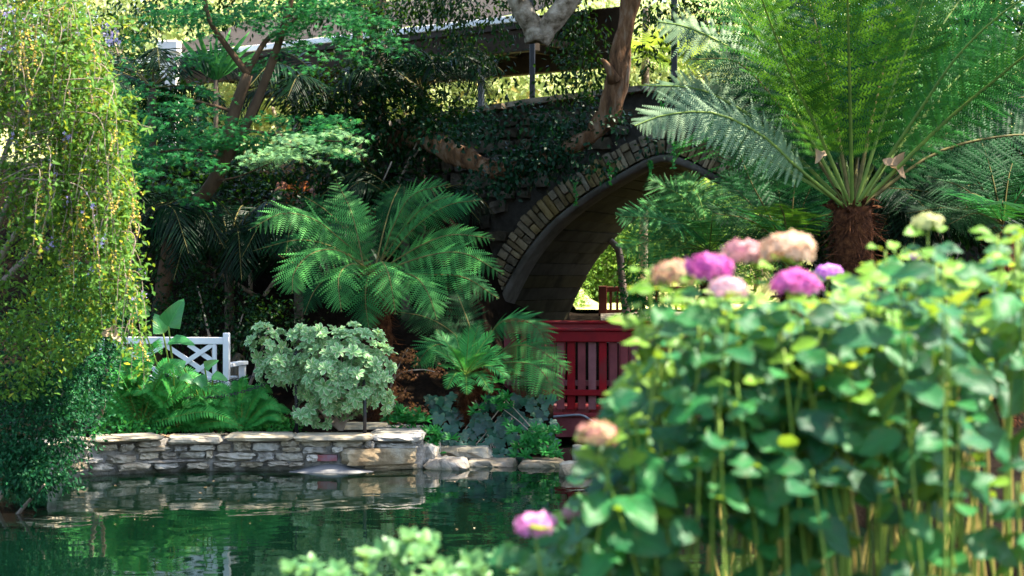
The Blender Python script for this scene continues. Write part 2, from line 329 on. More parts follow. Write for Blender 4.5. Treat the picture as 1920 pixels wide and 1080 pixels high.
def maple_tmpl():
    pts = []
    for k, (a, r) in enumerate([(-125, .45), (-72, .78), (-36, .95), (0, 1.05), (36, .95), (72, .78), (125, .45)]):
        a1 = math.radians(a); pts.append((math.sin(a1) * r, 0.3 + math.cos(a1) * r))
        if k < 6:
            am = math.radians(a + (18 if 0 < k < 5 else 24)); pts.append((math.sin(am) * 0.26, 0.3 + math.cos(am) * 0.26))
    pts.append((0, 0.12))
    return poly_leaf(pts, 0.05, 0.12)
MAPLE = maple_tmpl()
IVY = poly_leaf([(0.02, 0.02), (0.30, -0.08), (0.50, 0.10), (0.40, 0.34), (0.58, 0.55), (0.28, 0.66), (0.0, 1.0), (-0.28, 0.66), (-0.58, 0.55), (-0.40, 0.34), (-0.50, 0.10), (-0.30, -0.08)], 0.12, 0.15)
OCTA = (np.array([(0, 0, 1), (1, 0, 0), (0, 1, 0), (-1, 0, 0), (0, -1, 0), (0, 0, -1)], float),
        np.array([(0, 1, 2), (0, 2, 3), (0, 3, 4), (0, 4, 1), (5, 2, 1), (5, 3, 2), (5, 4, 3), (5, 1, 4)]), np.zeros(6), np.zeros(6))
FLORET = (np.array([(0, 0, 0)] + [(math.cos(a + da) * r, math.sin(a + da) * r, z) for a in (0, 1.571, 3.142, 4.712) for da, r, z in ((-.5, .75, .06), (0, 1, .1), (.5, .75, .06))], float),
          np.array([t for k in range(4) for t in ((0, 1 + 3 * k, 2 + 3 * k), (0, 2 + 3 * k, 3 + 3 * k))]), np.zeros(13), np.zeros(13))

def catmull(P, n):
    P = np.array(P, float); k = len(P)
    if k == 2: return np.linspace(P[0], P[1], n)
    Q = np.vstack([2 * P[0] - P[1], P, 2 * P[-1] - P[-2]])
    u = np.linspace(0, k - 1, n); i = np.minimum(u.astype(int), k - 2); t = (u - i)[:, None]
    a, b, c, d = Q[i], Q[i + 1], Q[i + 2], Q[i + 3]
    return 0.5 * ((2 * b) + (c - a) * t + (2 * a - 5 * b + 4 * c - d) * t * t + (3 * b - a - 3 * c + d) * t ** 3)
def tube(mb, P, rad, sides=6, mi=0, cap=True, bump=0.0):
    P = np.array(P, float); n = len(P); rad = np.broadcast_to(np.asarray(rad, float), (n,))
    Tn = norm(np.gradient(P, axis=0)); up = np.array([0, 0, 1.0]) if abs(Tn[0, 2]) < 0.9 else np.array([0, 1.0, 0])
    X = norm(np.cross(Tn[0], up)); a = np.arange(sides) * 2 * math.pi / sides; V = []
    for i in range(n):
        X = norm(X - Tn[i] * np.dot(X, Tn[i])); Y = np.cross(Tn[i], X)
        rr = rad[i] * (1 + (bump * (RNG.random(sides) - 0.5) if bump else 0))
        V.append(P[i] + (np.cos(a) * rr)[:, None] * X + (np.sin(a) * rr)[:, None] * Y)
    V = np.vstack(V); T = []
    for i in range(n - 1):
        for j in range(sides):
            p = i * sides + j; q = i * sides + (j + 1) % sides; T += [(p, q, q + sides), (p, q + sides, p + sides)]
    if cap:
        for i in range(1, sides - 1): T += [(0, i + 1, i), ((n - 1) * sides, (n - 1) * sides + i, (n - 1) * sides + i + 1)]
    mb.add(V, T, mi, RNG.random()); return mb
def box(mb, c, s, U=(1, 0, 0), B=(0, 1, 0), Z=(0, 0, 1), mi=0):
    c = np.asarray(c, float); U, B, Z = (np.asarray(v, float) for v in (U, B, Z)); V = []
    for x in (-.5, .5):
        for y in (-.5, .5):
            for z in (-.5, .5): V.append(c + U * x * s[0] + B * y * s[1] + Z * z * s[2])
    Q = [(0, 1, 3, 2), (4, 6, 7, 5), (0, 4, 5, 1), (2, 3, 7, 6), (0, 2, 6, 4), (1, 5, 7, 3)]
    mb.add(V, [t for q in Q for t in ((q[0], q[1], q[2]), (q[0], q[2], q[3]))], mi); return mb
def bar(mb, a, b, w, h, up=(0, 0, 1), mi=0):
    a, b = np.asarray(a, float), np.asarray(b, float); U = norm(b - a); B = norm(np.cross(np.asarray(up, float), U)); Z = np.cross(U, B)
    return box(mb, (a + b) / 2, (np.linalg.norm(b - a), w, h), U, B, Z, mi)
def bevel_box(mb, c, s, r, U=(1, 0, 0), B=(0, 1, 0), Z=(0, 0, 1), mi=0):
    """box with chamfered edges"""
    c = np.asarray(c, float); U, B, Z = (np.asarray(v, float) for v in (U, B, Z)); h = np.array(s) / 2.0; V = []; T = []; idx = {}
    for sx in (-1, 1):
        for sy in (-1, 1):
            for sz in (-1, 1):
                for ax in range(3):
                    p = np.array([sx * (h[0] - (0 if ax == 0 else r)), sy * (h[1] - (0 if ax == 1 else r)), sz * (h[2] - (0 if ax == 2 else r))])
                    idx[sx, sy, sz, ax] = len(V); V.append(c + U * p[0] + B * p[1] + Z * p[2])
    def quad(a, b, d, e):
        nn = np.cross(V[b] - V[a], V[d] - V[a]); m = (V[a] + V[b] + V[d] + V[e]) / 4 - c
        o = (a, b, d, e) if np.dot(nn, m) > 0 else (a, e, d, b); T.extend([(o[0], o[1], o[2]), (o[0], o[2], o[3])])
    S = (-1, 1)
    for s1 in S:
        quad(idx[s1, -1, -1, 0], idx[s1, 1, -1, 0], idx[s1, 1, 1, 0], idx[s1, -1, 1, 0])
        quad(idx[-1, s1, -1, 1], idx[1, s1, -1, 1], idx[1, s1, 1, 1], idx[-1, s1, 1, 1])
        quad(idx[-1, -1, s1, 2], idx[1, -1, s1, 2], idx[1, 1, s1, 2], idx[-1, 1, s1, 2])
        for s2 in S:
            quad(idx[s1, s2, -1, 0], idx[s1, s2, 1, 0], idx[s1, s2, 1, 1], idx[s1, s2, -1, 1])
            quad(idx[s1, -1, s2, 0], idx[s1, 1, s2, 0], idx[s1, 1, s2, 2], idx[s1, -1, s2, 2])
            quad(idx[-1, s1, s2, 1], idx[1, s1, s2, 1], idx[1, s1, s2, 2], idx[-1, s1, s2, 2])
            for s3 in S:
                t = [idx[s1, s2, s3, k] for k in range(3)]; nn = np.cross(V[t[1]] - V[t[0]], V[t[2]] - V[t[0]])
                T.append(tuple(t) if np.dot(nn, V[t[0]] - c) > 0 else (t[0], t[2], t[1]))
    mb.add(V, T, mi); return mb
def stone(mb, c, s, seed, U=(1, 0, 0), B=(0, 1, 0), Z=(0, 0, 1), div=(4, 2, 2), rough=0.10, p=7.0, mi=0):
    """irregular rounded block"""
    g = {}; V = []; T = []
    def vid(i, j, k):
        if (i, j, k) not in g: g[i, j, k] = len(V); V.append((2 * i / div[0] - 1, 2 * j / div[1] - 1, 2 * k / div[2] - 1))
        return g[i, j, k]
    for ax in range(3):
        a, b = [(1, 2), (2, 0), (0, 1)][ax]
        for side in (0, div[ax]):
            for i in range(div[a]):
                for j in range(div[b]):
                    q = []
                    for di, dj in ((0, 0), (1, 0), (1, 1), (0, 1)):
                        t = [0, 0, 0]; t[ax] = side; t[a] = i + di; t[b] = j + dj; q.append(vid(*t))
                    if side == 0: q = q[::-1]
                    T += [(q[0], q[1], q[2]), (q[0], q[2], q[3])]
    V = np.array(V); L = (np.abs(V) ** p).sum(1) ** (1 / p); V = V / L[:, None]
    rs = np.random.default_rng(seed)
    J = np.array([list(mnoise.noise_vector(Vector((x * 1.7 + seed * 3.1, y * 1.7, z * 1.7)))) for x, y, z in V])
    s = np.array(s) / 2.0; m = min(s)
    V = V * s + J * np.minimum(s * 0.5, m * 3) * rough * 4 + (rs.random(V.shape) - 0.5) * m * rough
    U, B, Z = (np.asarray(v, float) for v in (U, B, Z))
    mb.add(np.asarray(c) + V @ np.stack([U, B, Z]), T, mi, rs.random()); return mb

# ------------------------------------------------------------------ plant generators
def pinna_tmpl(n=20, w=0.13, droop=0.25, taper=0.80, bw=0.66):
    """one pinna (unit length on +Y) with comb-like pinnules"""
    V = []; T = []; lu = []; lv = []
    def z(y): return -droop * y * y
    for i in range(n):
        y0 = i / n; ww = w * (1 - (i / n)) ** taper * min(1, 0.7 + i / 5); b = bw / n
        for s in (-1, 1):
            k = len(V)
            V += [(0, y0, z(y0)), (0, y0 + b, z(y0)), (s * ww, y0 + b * 0.9 + ww * 0.35, z(y0) - ww * 0.12), (s * ww * 0.55, y0 + b * 1.15 + ww * 0.20, z(y0))]
            lu += [0, 0, s, s * .5]; lv += [y0] * 4
            T += [(k, k + 2, k + 3), (k, k + 3, k + 1)]
    return np.array(V), np.array(T), np.array(lu, float), np.array(lv, float)
PINNA = [pinna_tmpl(12, 0.125, d) for d in (0.04, 0.14, 0.28)]
PINNA_BIG = [pinna_tmpl(16, 0.125, d, 0.55, 0.80) for d in (-0.05, 0.06, 0.16)]

def frond(mb, path, width, npin=30, tmpl=None, roll=0.0, start=0.12, fwd=0.45, hang=0.3, mi=0, mr=1, rr=0.012, peak=0.38, side=None, jit=0.045, leaf_scale=1.0, up=0.0, gap=0.0, wf=1.05, face=0.35, fine=None):
    """feather-shaped frond along path (world points); width = longest pinna"""
    P = catmull(path, 4 * npin + 1); Tn = norm(np.gradient(P, axis=0))
    h = P[-1] - P[0]; h[2] = 0
    if np.linalg.norm(h) < 0.05: h = np.array([0, -1.0, 0])
    S0 = norm(np.cross(h, (0, 0, 1.0))) if side is None else norm(side)
    roll = roll + face * (1 if S0[1] > 0 else -1) * abs(S0[1])
    tubeP = catmull(path, 14); tube(mb, tubeP, np.linspace(rr, rr * 0.25, 14), 5, mr, False)
    idx = np.linspace(start, 0.985, npin); ii = (idx * (len(P) - 1)).astype(int)
    t = (idx - start) / (1 - start)
    prof = np.where(t < peak, 0.45 + 0.55 * np.sin(t / peak * math.pi / 2), np.cos((t - peak) / (1 - peak) * math.pi / 2) ** 0.75) + 0.02
    for s in (-1, 1):
        pp = P[ii]; tt = Tn[ii]; S = norm(S0 - tt * (tt @ S0)[:, None]); N = np.cross(S, tt)
        N = np.where(((S[:, 0:1] * 0) + (N[:, 2:3] < 0)) > 0, -N, N)
        if roll: S, N = S * math.cos(roll) + N * math.sin(roll), N * math.cos(roll) - S * math.sin(roll)
        f = fwd + 0.5 * t[:, None] ** 2
        D = norm(S * s + tt * f + N * up + np.array([0, 0, -1.0]) * hang * (.6 if tmpl is None else 1) * (0.6 + 0.8 * RNG.random((npin, 1))) + (RNG.random((npin, 3)) - .5) * 2 * jit)
        L = width * prof * (0.92 + 0.16 * RNG.random(npin)) * leaf_scale; sx = np.full(npin, np.linalg.norm(np.diff(P, axis=0), axis=1).sum() * (1 - start) / npin * wf / .125)
        keep = RNG.random(npin) >= gap
        tm = fine or tmpl or PINNA; grp = RNG.integers(0, len(tm), npin)
        for g in range(len(tm)):
            k = (grp == g) & keep
            if k.any(): scatter(mb, tm[g], pp[k], frames(D[k], N[k]), np.c_[np.minimum(sx[k], L[k] * 1.6), L[k], L[k]] if tmpl is None else L[k], mi)
    return mb
LEAFLETS = []
for dr in (0.15, 0.45):
    v, t_, lu_, lv_ = LEAFLET; v = v.copy(); v[:, 2] -= dr * v[:, 1] ** 2; LEAFLETS.append((v, t_, lu_, lv_))
SWORD = [strip_leaf(lambda t: 0.16 * (1 - t) ** 0.5 * min(1, t * 6 + 0.6), 2, 0.2, 0.15, cross=1)]
CYC = [strip_leaf(lambda t: 0.055 * (1 - t) ** 0.5 * min(1, t * 9 + 0.5), 3, 0.3, d, cross=1) for d in (0.1, 0.3)]

def clumps(n, center, radii, k, cr, flat=1.0, shell=0.55):
    """n points in k clumps inside an ellipsoid; returns points and outward directions"""
    c0 = RNG.normal(size=(k, 3)); c0 = norm(c0) * (shell + (1 - shell) * RNG.random((k, 1)) ** 0.6)
    c0 = c0 * np.asarray(radii)
    g = RNG.integers(0, k, n); off = RNG.normal(size=(n, 3)) * cr * np.array([1, 1, flat])
    P = c0[g] + off; D = norm(P / np.asarray(radii) ** 2 + off * 0.6)
    return P + np.asarray(center), D
def cloud(mb, P, D, tmpl, size, mi=0, up=0.5, droop=0.25, jit=0.6, var=0.35):
    n = len(P); d = norm(D * 0.8 + RNG.normal(size=(n, 3)) * jit + np.array([0, 0, -droop]))
    N = norm(np.array([0, 0, up]) + RNG.normal(size=(n, 3)) * 0.45 + D * 0.3)
    scatter(mb, tmpl, P, frames(d, N), size * (1 - var / 2 + var * RNG.random(n)), mi)
    return mb

# ------------------------------------------------------------------ terrain and water
POND = np.array([(-6.5, 9.0), (2.6, 8.2), (2.5, 12.0), (2.0, 15.0), (1.75, 17.0), (1.85, 21.5), (0.75, 21.5), (0.62, 17.15), (-0.45, 17.15), (-0.75, 16.40), (-2.6, 16.15), (-3.7, 15.85), (-4.2, 15.25), (-4.35, 14.3), (-5.2, 13.2), (-6.5, 12.2)])
def pond_dist(X, Y):
    """signed distance, negative inside"""
    x0, y0 = POND[:, 0], POND[:, 1]; x1, y1 = np.roll(x0, -1), np.roll(y0, -1)
    P = np.stack([X, Y], -1)[..., None, :]; A = np.stack([x0, y0], -1); E = np.stack([x1 - x0, y1 - y0], -1)
    t = np.clip(((P - A) * E).sum(-1) / (E * E).sum(-1), 0, 1)
    d = np.sqrt((((A + t[..., None] * E) - P) ** 2).sum(-1)).min(-1)
    c = ((y0 > Y[..., None]) != (y1 > Y[..., None])) & (X[..., None] < (x1 - x0) * (Y[..., None] - y0) / (y1 - y0 + 1e-9) + x0)
    return np.where(c.sum(-1) % 2 == 1, -d, d)
def sstep(a, b, v):
    t = np.clip((v - a) / (b - a), 0, 1); return t * t * (3 - 2 * t)
def hgt(X, Y):
    X = np.asarray(X, float); Y = np.asarray(Y, float)
    h = 0.27 + 0.05 * sstep(15, 17, Y)
    left = sstep(0.3, -0.9, X - 0.12 * (Y - 21)); right = sstep(4.3, 5.6, X)
    h = h + left * 3.1 * sstep(18.6, 23.8, Y) + right * 2.6 * sstep(17.0, 23.0, Y) * (1 - left)
    h = h + (1 - left) * (1 - right) * 0.95 * sstep(20.5, 25.5, Y)
    h = h + 3.2 * sstep(31, 46, Y) * (1 - 0.3 * left) + 6 * sstep(46, 75, Y)
    d = pond_dist(X, Y)
    h = np.where(d < 0.28, -0.55 + (h + 0.55) * sstep(-0.02, 0.28, d), h)
    return h + 0.02 * np.sin(X * 3.1 + 1.3 * np.sin(Y * 2.3)) * np.cos(Y * 2.7)
def H(x, y): return float(hgt(np.array([x]), np.array([y]))[0])
xs = np.r_[np.linspace(-120, -13, 16)[:-1], np.arange(-13, 13, 0.22), np.linspace(13, 120, 16)]
ys = np.r_[np.linspace(-60, -2, 10)[:-1], np.arange(-2, 30, 0.22), np.linspace(30, 60, 26)[:-1], np.linspace(60, 220, 14)]
GX, GY = np.meshgrid(xs, ys); GZ = hgt(GX, GY); nx = len(xs)
mb = MB(); ii = np.arange(len(ys) - 1)[:, None] * nx + np.arange(nx - 1)[None]; ii = ii.ravel()
mb.add(np.c_[GX.ravel(), GY.ravel(), GZ.ravel()], np.r_[np.c_[ii, ii + 1, ii + nx + 1], np.c_[ii, ii + nx + 1, ii + nx]])
structure(put('ground', mb, 'soil'))
mb = MB(); mb.add([(-9, 6, 0), (4.2, 6, 0), (4.2, 23, 0), (-9, 23, 0)], [(0, 1, 2), (0, 2, 3)])
structure(put('pond_water', mb, 'pond_water'))
# sunlit path beyond the arch
mb = MB(); pv = []; pt = []
for i in range(15):
    y = 23.4 + i * 0.55; cx = 1.55 + 0.05 * (y - 23)
    for j in range(7):
        x = cx - 0.35 + j * 0.24; pv.append((x, y, H(x, y) + 0.035))
    if i: pt += [t for j in range(6) for a in [(i - 1) * 7 + j] for t in ((a, a + 1, a + 8), (a, a + 8, a + 7))]
mb.add(pv, pt); structure(put('path', mb, 'path_gravel'))
mb = MB(); gx = np.linspace(-14, 16, 61); gy = np.linspace(26.5, 60, 60); AX, AY = np.meshgrid(gx, gy); AZ = hgt(AX, AY) + 0.03 + 0.10 * RNG.random(AX.shape); ii = (np.arange(59)[:, None] * 61 + np.arange(60)[None]).ravel()
mb.add(np.c_[AX.ravel(), AY.ravel(), AZ.ravel()], np.r_[np.c_[ii, ii + 1, ii + 62], np.c_[ii, ii + 62, ii + 61]]); structure(put('bright_slope_sheet', mb, 'bright_grass'))  # pale sheet added over the soil so background gaps look sunlit

# ------------------------------------------------------------------ stone retaining wall at the pond
wp = [(40, 915), (90, 905), (200, 893), (330, 886), (450, 884), (560, 884), (690, 884), (798, 880)]
WALL = np.array([W(px, py, ground_d(py)) for px, py in wp]); WPX = np.array([p[0] for p in wp], float)
def wall_at(px):
    d = np.interp(px, WPX, WALL[:, 1]); d0 = np.interp(px - 8, WPX, WALL[:, 1]); d1 = np.interp(px + 8, WPX, WALL[:, 1])
    a = W(px - 8, 880, d0); b = W(px + 8, 880, d1); U = b - a; U[2] = 0; U = norm(U)
    return d, U, np.array([-U[1], U[0], 0])
wall = thing('retaining_wall', 'low weathered retaining wall of stacked flat stones along the pond edge', 'wall', (-2.5, 16.1, 0))
mb = MB(); pxs = np.linspace(98, 796, 90); vv = []; tt = []; nz = 9
for i, px in enumerate(pxs):
    d, U, B = wall_at(px)
    for k in range(nz):
        z = -0.3 + 0.6 * k / (nz - 1); o = 0.075 + 0.03 * mnoise.noise(Vector((px * 0.05, z * 9, 2.0))) + 0.02 * mnoise.noise(Vector((px * 0.2, z * 25, 7.0)))
        p = W(px, 880, d); p[2] = z; vv.append(p + B * o)
    p = W(px, 880, d); p[2] = 0.302; vv.append(p + B * 0.45)
    if i: tt += [t for k in range(nz) for a in [(i - 1) * (nz + 1) + k] for t in ((a, a + nz + 1, a + nz + 2), (a, a + nz + 2, a + 1))]
mb.add(vv, tt); put('mortar_core', mb, 'mortar', wall)
def wall_stone(name, x0, x1, y0, y1, mat, out=0.02, depth=0.16, seed=0, rough=0.07, div=(8, 2, 4), p=9):
    px = (x0 + x1) / 2; d, U, B = wall_at(px); a = W(x0, y0, d); b = W(x1, y1, d)
    c = (a + b) / 2; c = c + B * (depth / 2 + 0.04 - out)
    m = MB(); stone(m, c, (b[0] - a[0], depth, abs(a[2] - b[2])), seed, U, B, (0, 0, 1), div, rough, p)
    return put(name, m, mat, wall, False, c)
stones = [(186, 223, 834, 846), (225, 254, 832, 847), (260, 303, 826, 838), (258, 322, 838, 848), (326, 352, 836, 848), (354, 403, 834, 846), (406, 434, 833, 848), (436, 470, 828, 846),
 (154, 200, 857, 870), (202, 258, 853, 868), (262, 300, 849, 863), (301, 335, 848, 861), (336, 384, 847, 860), (385, 399, 845, 859), (404, 478, 849, 864),
 (170, 223, 870, 884), (224, 284, 868, 881), (262, 394, 862, 867), (289, 339, 868, 881), (349, 391, 868, 880), (397, 444, 867, 878), (447, 492, 867, 877),
 (480, 512, 849, 865), (514, 574, 849, 865), (525, 561, 826, 838), (562, 621, 826, 839), (622, 681, 826, 840), (471, 524, 829, 847), (528, 566, 839, 848), (568, 610, 838, 850), (621, 643, 838, 849),
 (498, 540, 865, 875), (128, 172, 868, 884), (110, 152, 850, 866), (120, 182, 832, 848), (684, 704, 827, 841), (706, 784, 831, 842), (574, 596, 852, 866), (540, 568, 867, 876)]
for i, s in enumerate(stones):
    wall_stone('stone', *s, 'wall_stone', 0.015 + 0.05 * R.random(), 0.17, i + 3, 0.17, p=5)
wall_stone('boulder', 643, 789, 840, 872, 'rock_warm', 0.07, 0.34, 91, 0.07, (8, 3, 4), 8)
wall_stone('stone', 682, 790, 870, 884, 'rock_warm', 0.0, 0.3, 92, 0.08)
wall_stone('brick', 594, 633, 853, 865, 'red_brick', 0.035, 0.10, 93, 0.03, (2, 1, 1), 14)
for i, (x0, x1, y0, y1, dep) in enumerate([(60, 176, 823, 833, .40), (178, 308, 818, 827, .42), (315, 414, 819, 832, .46), (421, 547, 816, 826, .50), (548, 698, 817, 827, .46)]):
    wall_stone('coping_slab', x0, x1, y0, y1, 'cap_stone', 0.11 + 0.02 * (i % 2), dep, 40 + i, 0.07, (14, 5, 3), 9)
# the corner slab runs back from the water's edge
d, U, B = wall_at(745); c = W(748, 819, d); ztop = HC - (811 - HOR) / F * d
m = MB(); stone(m, (c[0] - 0.03, d + 0.50, ztop - 0.055), (0.50, 1.16, 0.085), 71, (1, 0, 0), (0, 1, 0), (0, 0, 1), (9, 14, 3), 0.11, 6)
put('coping_slab', m, 'cap_stone', wall, False, c)
m = MB(); stone(m, (c[0] - 0.42, d + 1.02, ztop - 0.06), (0.50, 0.55, 0.11), 75, (1, 0, 0), (0, 1, 0), (0, 0, 1), (5, 5, 2), 0.05, 9)
put('coping_slab', m, 'cap_stone', wall, False, c)
m = MB(); V = []; T = []
for i in range(13):
    px = 490 + i * 21; d, U, B = wall_at(px); hh = 0.085 * math.exp(-((px - 620) / 62.0) ** 2) - 0.018
    p = W(px, 880, d); p[2] = 0
    for o, z in ((0.14, hh), (0.03, hh * 0.95), (-0.06, hh * 0.55), (-0.16, -0.012), (-0.4, -0.09)): V.append(p + B * o + np.array([0, 0, z]))
    if i: T += [t for k in range(4) for a in [(i - 1) * 5 + k] for t in ((a, a + 1, a + 6), (a, a + 6, a + 5))]
m.add(V, T); put('concrete_apron', m, 'concrete', wall)

def rock(label, px0, px1, py0, py1, d, depth, mat='rock_warm', seed=1, rough=0.08, p=7, name='rock', z0=None, group=None, div=(7, 5, 3), tilt=0.0):
    a = W(px0, py0, d); b = W(px1, py1, d); c = (a + b) / 2; c[1] += depth / 2
    if z0 is not None: hz = a[2] - z0; c[2] = (a[2] + z0) / 2
    else: hz = a[2] - b[2]
    m = MB(); stone(m, c, (b[0] - a[0], depth, hz), seed, norm((1, 0.1 * (seed % 5 - 2), tilt)), (0, 1, 0), (0, 0, 1), div, rough, p)
    o = put(name, m, mat, None, False, (c[0], c[1], c[2] - hz / 2)); tag(o, label, 'rock', group); return o
rock('broad flat flagstone beside the wall end with ivy hanging over it', 808, 922, 840, 862, 16.75, 0.95, 'cap_stone', 5, 0.10, 7, 'flagstone', 0.02)
rock('brown wet boulder at the waterline below the broad flagstone', 796, 876, 864, 886, 16.2, 0.55, 'rock_warm', 6, 0.13, 5, z0=-0.12)
rock('thin layered ledge stone at the waterline under the ivy', 872, 972, 864, 880, 16.45, 0.55, 'rock_warm', 7, 0.11, 6, 'ledge_stone', -0.1)
rock('mossy stepping ledge stone in front of the little water jet', 974, 1066, 868, 889, 16.35, 0.60, 'rock_warm', 8, 0.11, 6, 'ledge_stone', -0.1)
rock('grey chunk of stone wedged against the end of the retaining wall', 784, 824, 834, 870, 16.4, 0.6, 'wall_stone', 9, 0.13, 4, z0=-0.05)
rock('small thin slab lying between the flagstone and the ivy', 884, 946, 855, 866, 16.85, 0.5, 'cap_stone', 10, 0.05, 9, 'slab', 0.0)
rock('rounded tan boulder half in the water below the hydrangeas', 1048, 1120, 872, 904, 15.6, 0.5, 'rock_warm', 11, 0.09, 4, z0=-0.15)
rock('upright pale stone standing beside the bridge water channel', 1073, 1100, 836, 880, 16.9, 0.22, 'cap_stone', 12, 0.06, 5, z0=0.0)
rock('dark moss covered boulder behind the white bench arm', 428, 452, 664, 690, 18.4, 0.4, 'rubble_stone', 13, 0.08, 4, z0=0.3)
# water jet
m = MB(); c = W(1035, 868, 17.1)
n = 70; q = RNG.random(n); P = np.c_[RNG.normal(size=n) * 0.012 * (1.3 - q), RNG.normal(size=n) * 0.012, q ** 1.3 * 0.10] + c
scatter(m, OCTA, P, frames(RNG.normal(size=(n, 3)), RNG.normal(size=(n, 3))), 0.004 + 0.007 * RNG.random(n))
tube(m, [c + (0, 0, -0.12), c + (0, 0, 0.06)], [0.012, 0.006], 6)
tag(put('water_jet', m, 'fountain_foam', None, True, c + (0, 0, -0.1)), 'tiny white bubbling water jet behind the mossy ledge stone', 'fountain')

# ------------------------------------------------------------------ stone arch bridge
TH = math.radians(22); UB = np.array([math.cos(TH), -math.sin(TH), 0]); BB = np.array([math.sin(TH), math.cos(TH), 0]); ZZ = np.array([0, 0, 1.0])
D0 = 21.5; OB = np.array([(1245 - 960) / F * D0, D0, 0])
def face_uz(px, py):
    k = (px - 960) / F; u = (k * OB[1] - OB[0]) / (UB[0] - k * UB[1]); y = OB[1] + u * UB[1]
    return u, HC - (py - HOR) / F * y
half = [face_uz(*p) for p in [(928, 640), (937, 593), (958, 546), (987, 493), (1026, 442), (1067, 404), (1112, 371), (1156, 344), (1196, 321), (1222, 308), (1245, 303)]]
half = [(half[0][0] - 0.10, 0.2)] + half
half = [(u, z) for u, z in half]; INTR = np.array(half + [(-u, z) for u, z in half[-2::-1]])
def resample(P, step):
    P = np.asarray(P); P = catmull(np.c_[P, np.zeros(len(P))], 400)[:, :2]; s = np.r_[0, np.cumsum(np.linalg.norm(np.diff(P, axis=0), axis=1))]
    n = max(2, int(round(s[-1] / step))); q = np.linspace(0, s[-1], n + 1)
    return np.c_[np.interp(q, s, P[:, 0]), np.interp(q, s, P[:, 1])]
def offset(P, d):
    T = norm(np.gradient(P, axis=0)); N = np.c_[-T[:, 1], T[:, 0]]; return P + N * d
def fpt(u, z, b=0.0): return OB + UB * u + BB * b + ZZ * z
bridge = thing('arch_bridge', 'tall humpbacked stone footbridge with a pointed arch over the stream', 'bridge', fpt(0, 0.3))
LB = 2.7
fine = resample(INTR, 0.1)
RIN = offset(fine, 0.085)
# concrete ring: rounded, proud of the stones
m = MB(); V = []; T = []; sec = [(0.0, 0.35), (0.0, 0.0), (0.012, -0.025), (0.035, -0.04), (0.06, -0.04), (0.08, -0.025), (0.09, 0.0), (0.09, 0.2)]
for i, _ in enumerate(fine):
    for o, b in sec:
        q = offset(fine, o)[i]; jn = 0.022 * mnoise.noise(Vector((i * .35, o * 20, b * 9))) if 0 < o < .085 else 0; V.append(fpt(q[0] + jn, q[1] + jn, b + jn))
ks = len(sec)
for i in range(len(fine) - 1):
    for k in range(ks - 1):
        a = i * ks + k; T += [(a, a + 1, a + ks + 1), (a, a + ks + 1, a + ks)]
m.add(V, T); put('arch_ring', m, 'arch_concrete', bridge)
# vault lining: boarded strips running through the barrel
vs = resample(INTR, 0.19)
for i in range(len(vs) - 1):
    a, b = vs[i], vs[i + 1]; t = norm(b - a); nrm = np.array([-t[1], t[0]]); j = 0.012 * R.random()
    a2, b2 = a + t * 0.004, b - t * 0.004; m = MB(); V = []
    for q in (a2, b2):
        for o in (0.002 + j, 0.10):
            for bb in (0.03, LB): V.append(fpt(*(q + nrm * o), bb))
    m.add(V, [(0, 1, 5), (0, 5, 4), (2, 6, 7), (2, 7, 3), (0, 4, 6), (0, 6, 2), (1, 3, 7), (1, 7, 5), (0, 2, 3), (0, 3, 1), (4, 5, 7), (4, 7, 6)])
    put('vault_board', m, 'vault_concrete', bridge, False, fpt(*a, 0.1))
# voussoirs
vs = resample(RIN, 0.052); i = 0; s = 0
pos = []; acc = 0.0; total = np.linalg.norm(np.diff(vs, axis=0), axis=1).sum(); L = np.r_[0, np.cumsum(np.linalg.norm(np.diff(vs, axis=0), axis=1))]
while acc < total - 0.02:
    w = R.choice([0.055, 0.06, 0.07, 0.075, 0.085, 0.10]); mid = acc + w / 2; pos.append((mid, w)); acc += w + 0.012
Tv = norm(np.gradient(vs, axis=0))
for k, (s, w) in enumerate(pos):
    q = np.array([np.interp(s, L, vs[:, 0]), np.interp(s, L, vs[:, 1])]); t = norm(np.array([np.interp(s, L, Tv[:, 0]), np.interp(s, L, Tv[:, 1])])); nn = np.array([-t[1], t[0]])
    if q[1] < 0.9 or q[0] > 1.9: continue
    Ut = UB * t[0] + ZZ * t[1]; Nt = UB * nn[0] + ZZ * nn[1]; full = 0.27 + 0.05 * R.random()
    cuts = [(0, full)] if R.random() < 0.45 else [(0, full * (0.4 + 0.25 * R.random())), None]
    if len(cuts) == 2: cuts[1] = (cuts[0][1] + 0.012, full)
    for c0, c1 in cuts:
        c = fpt(*(q + nn * (0.02 + (c0 + c1) / 2)), 0.06 - 0.02 * R.random()); m = MB()
        stone(m, c, (w * (1 + 0.10 * c1), 0.16, c1 - c0), 200 + k, Ut, BB, Nt, (2, 1, 3), 0.045, 12); put('voussoir', m, 'arch_stone', bridge, False, c)
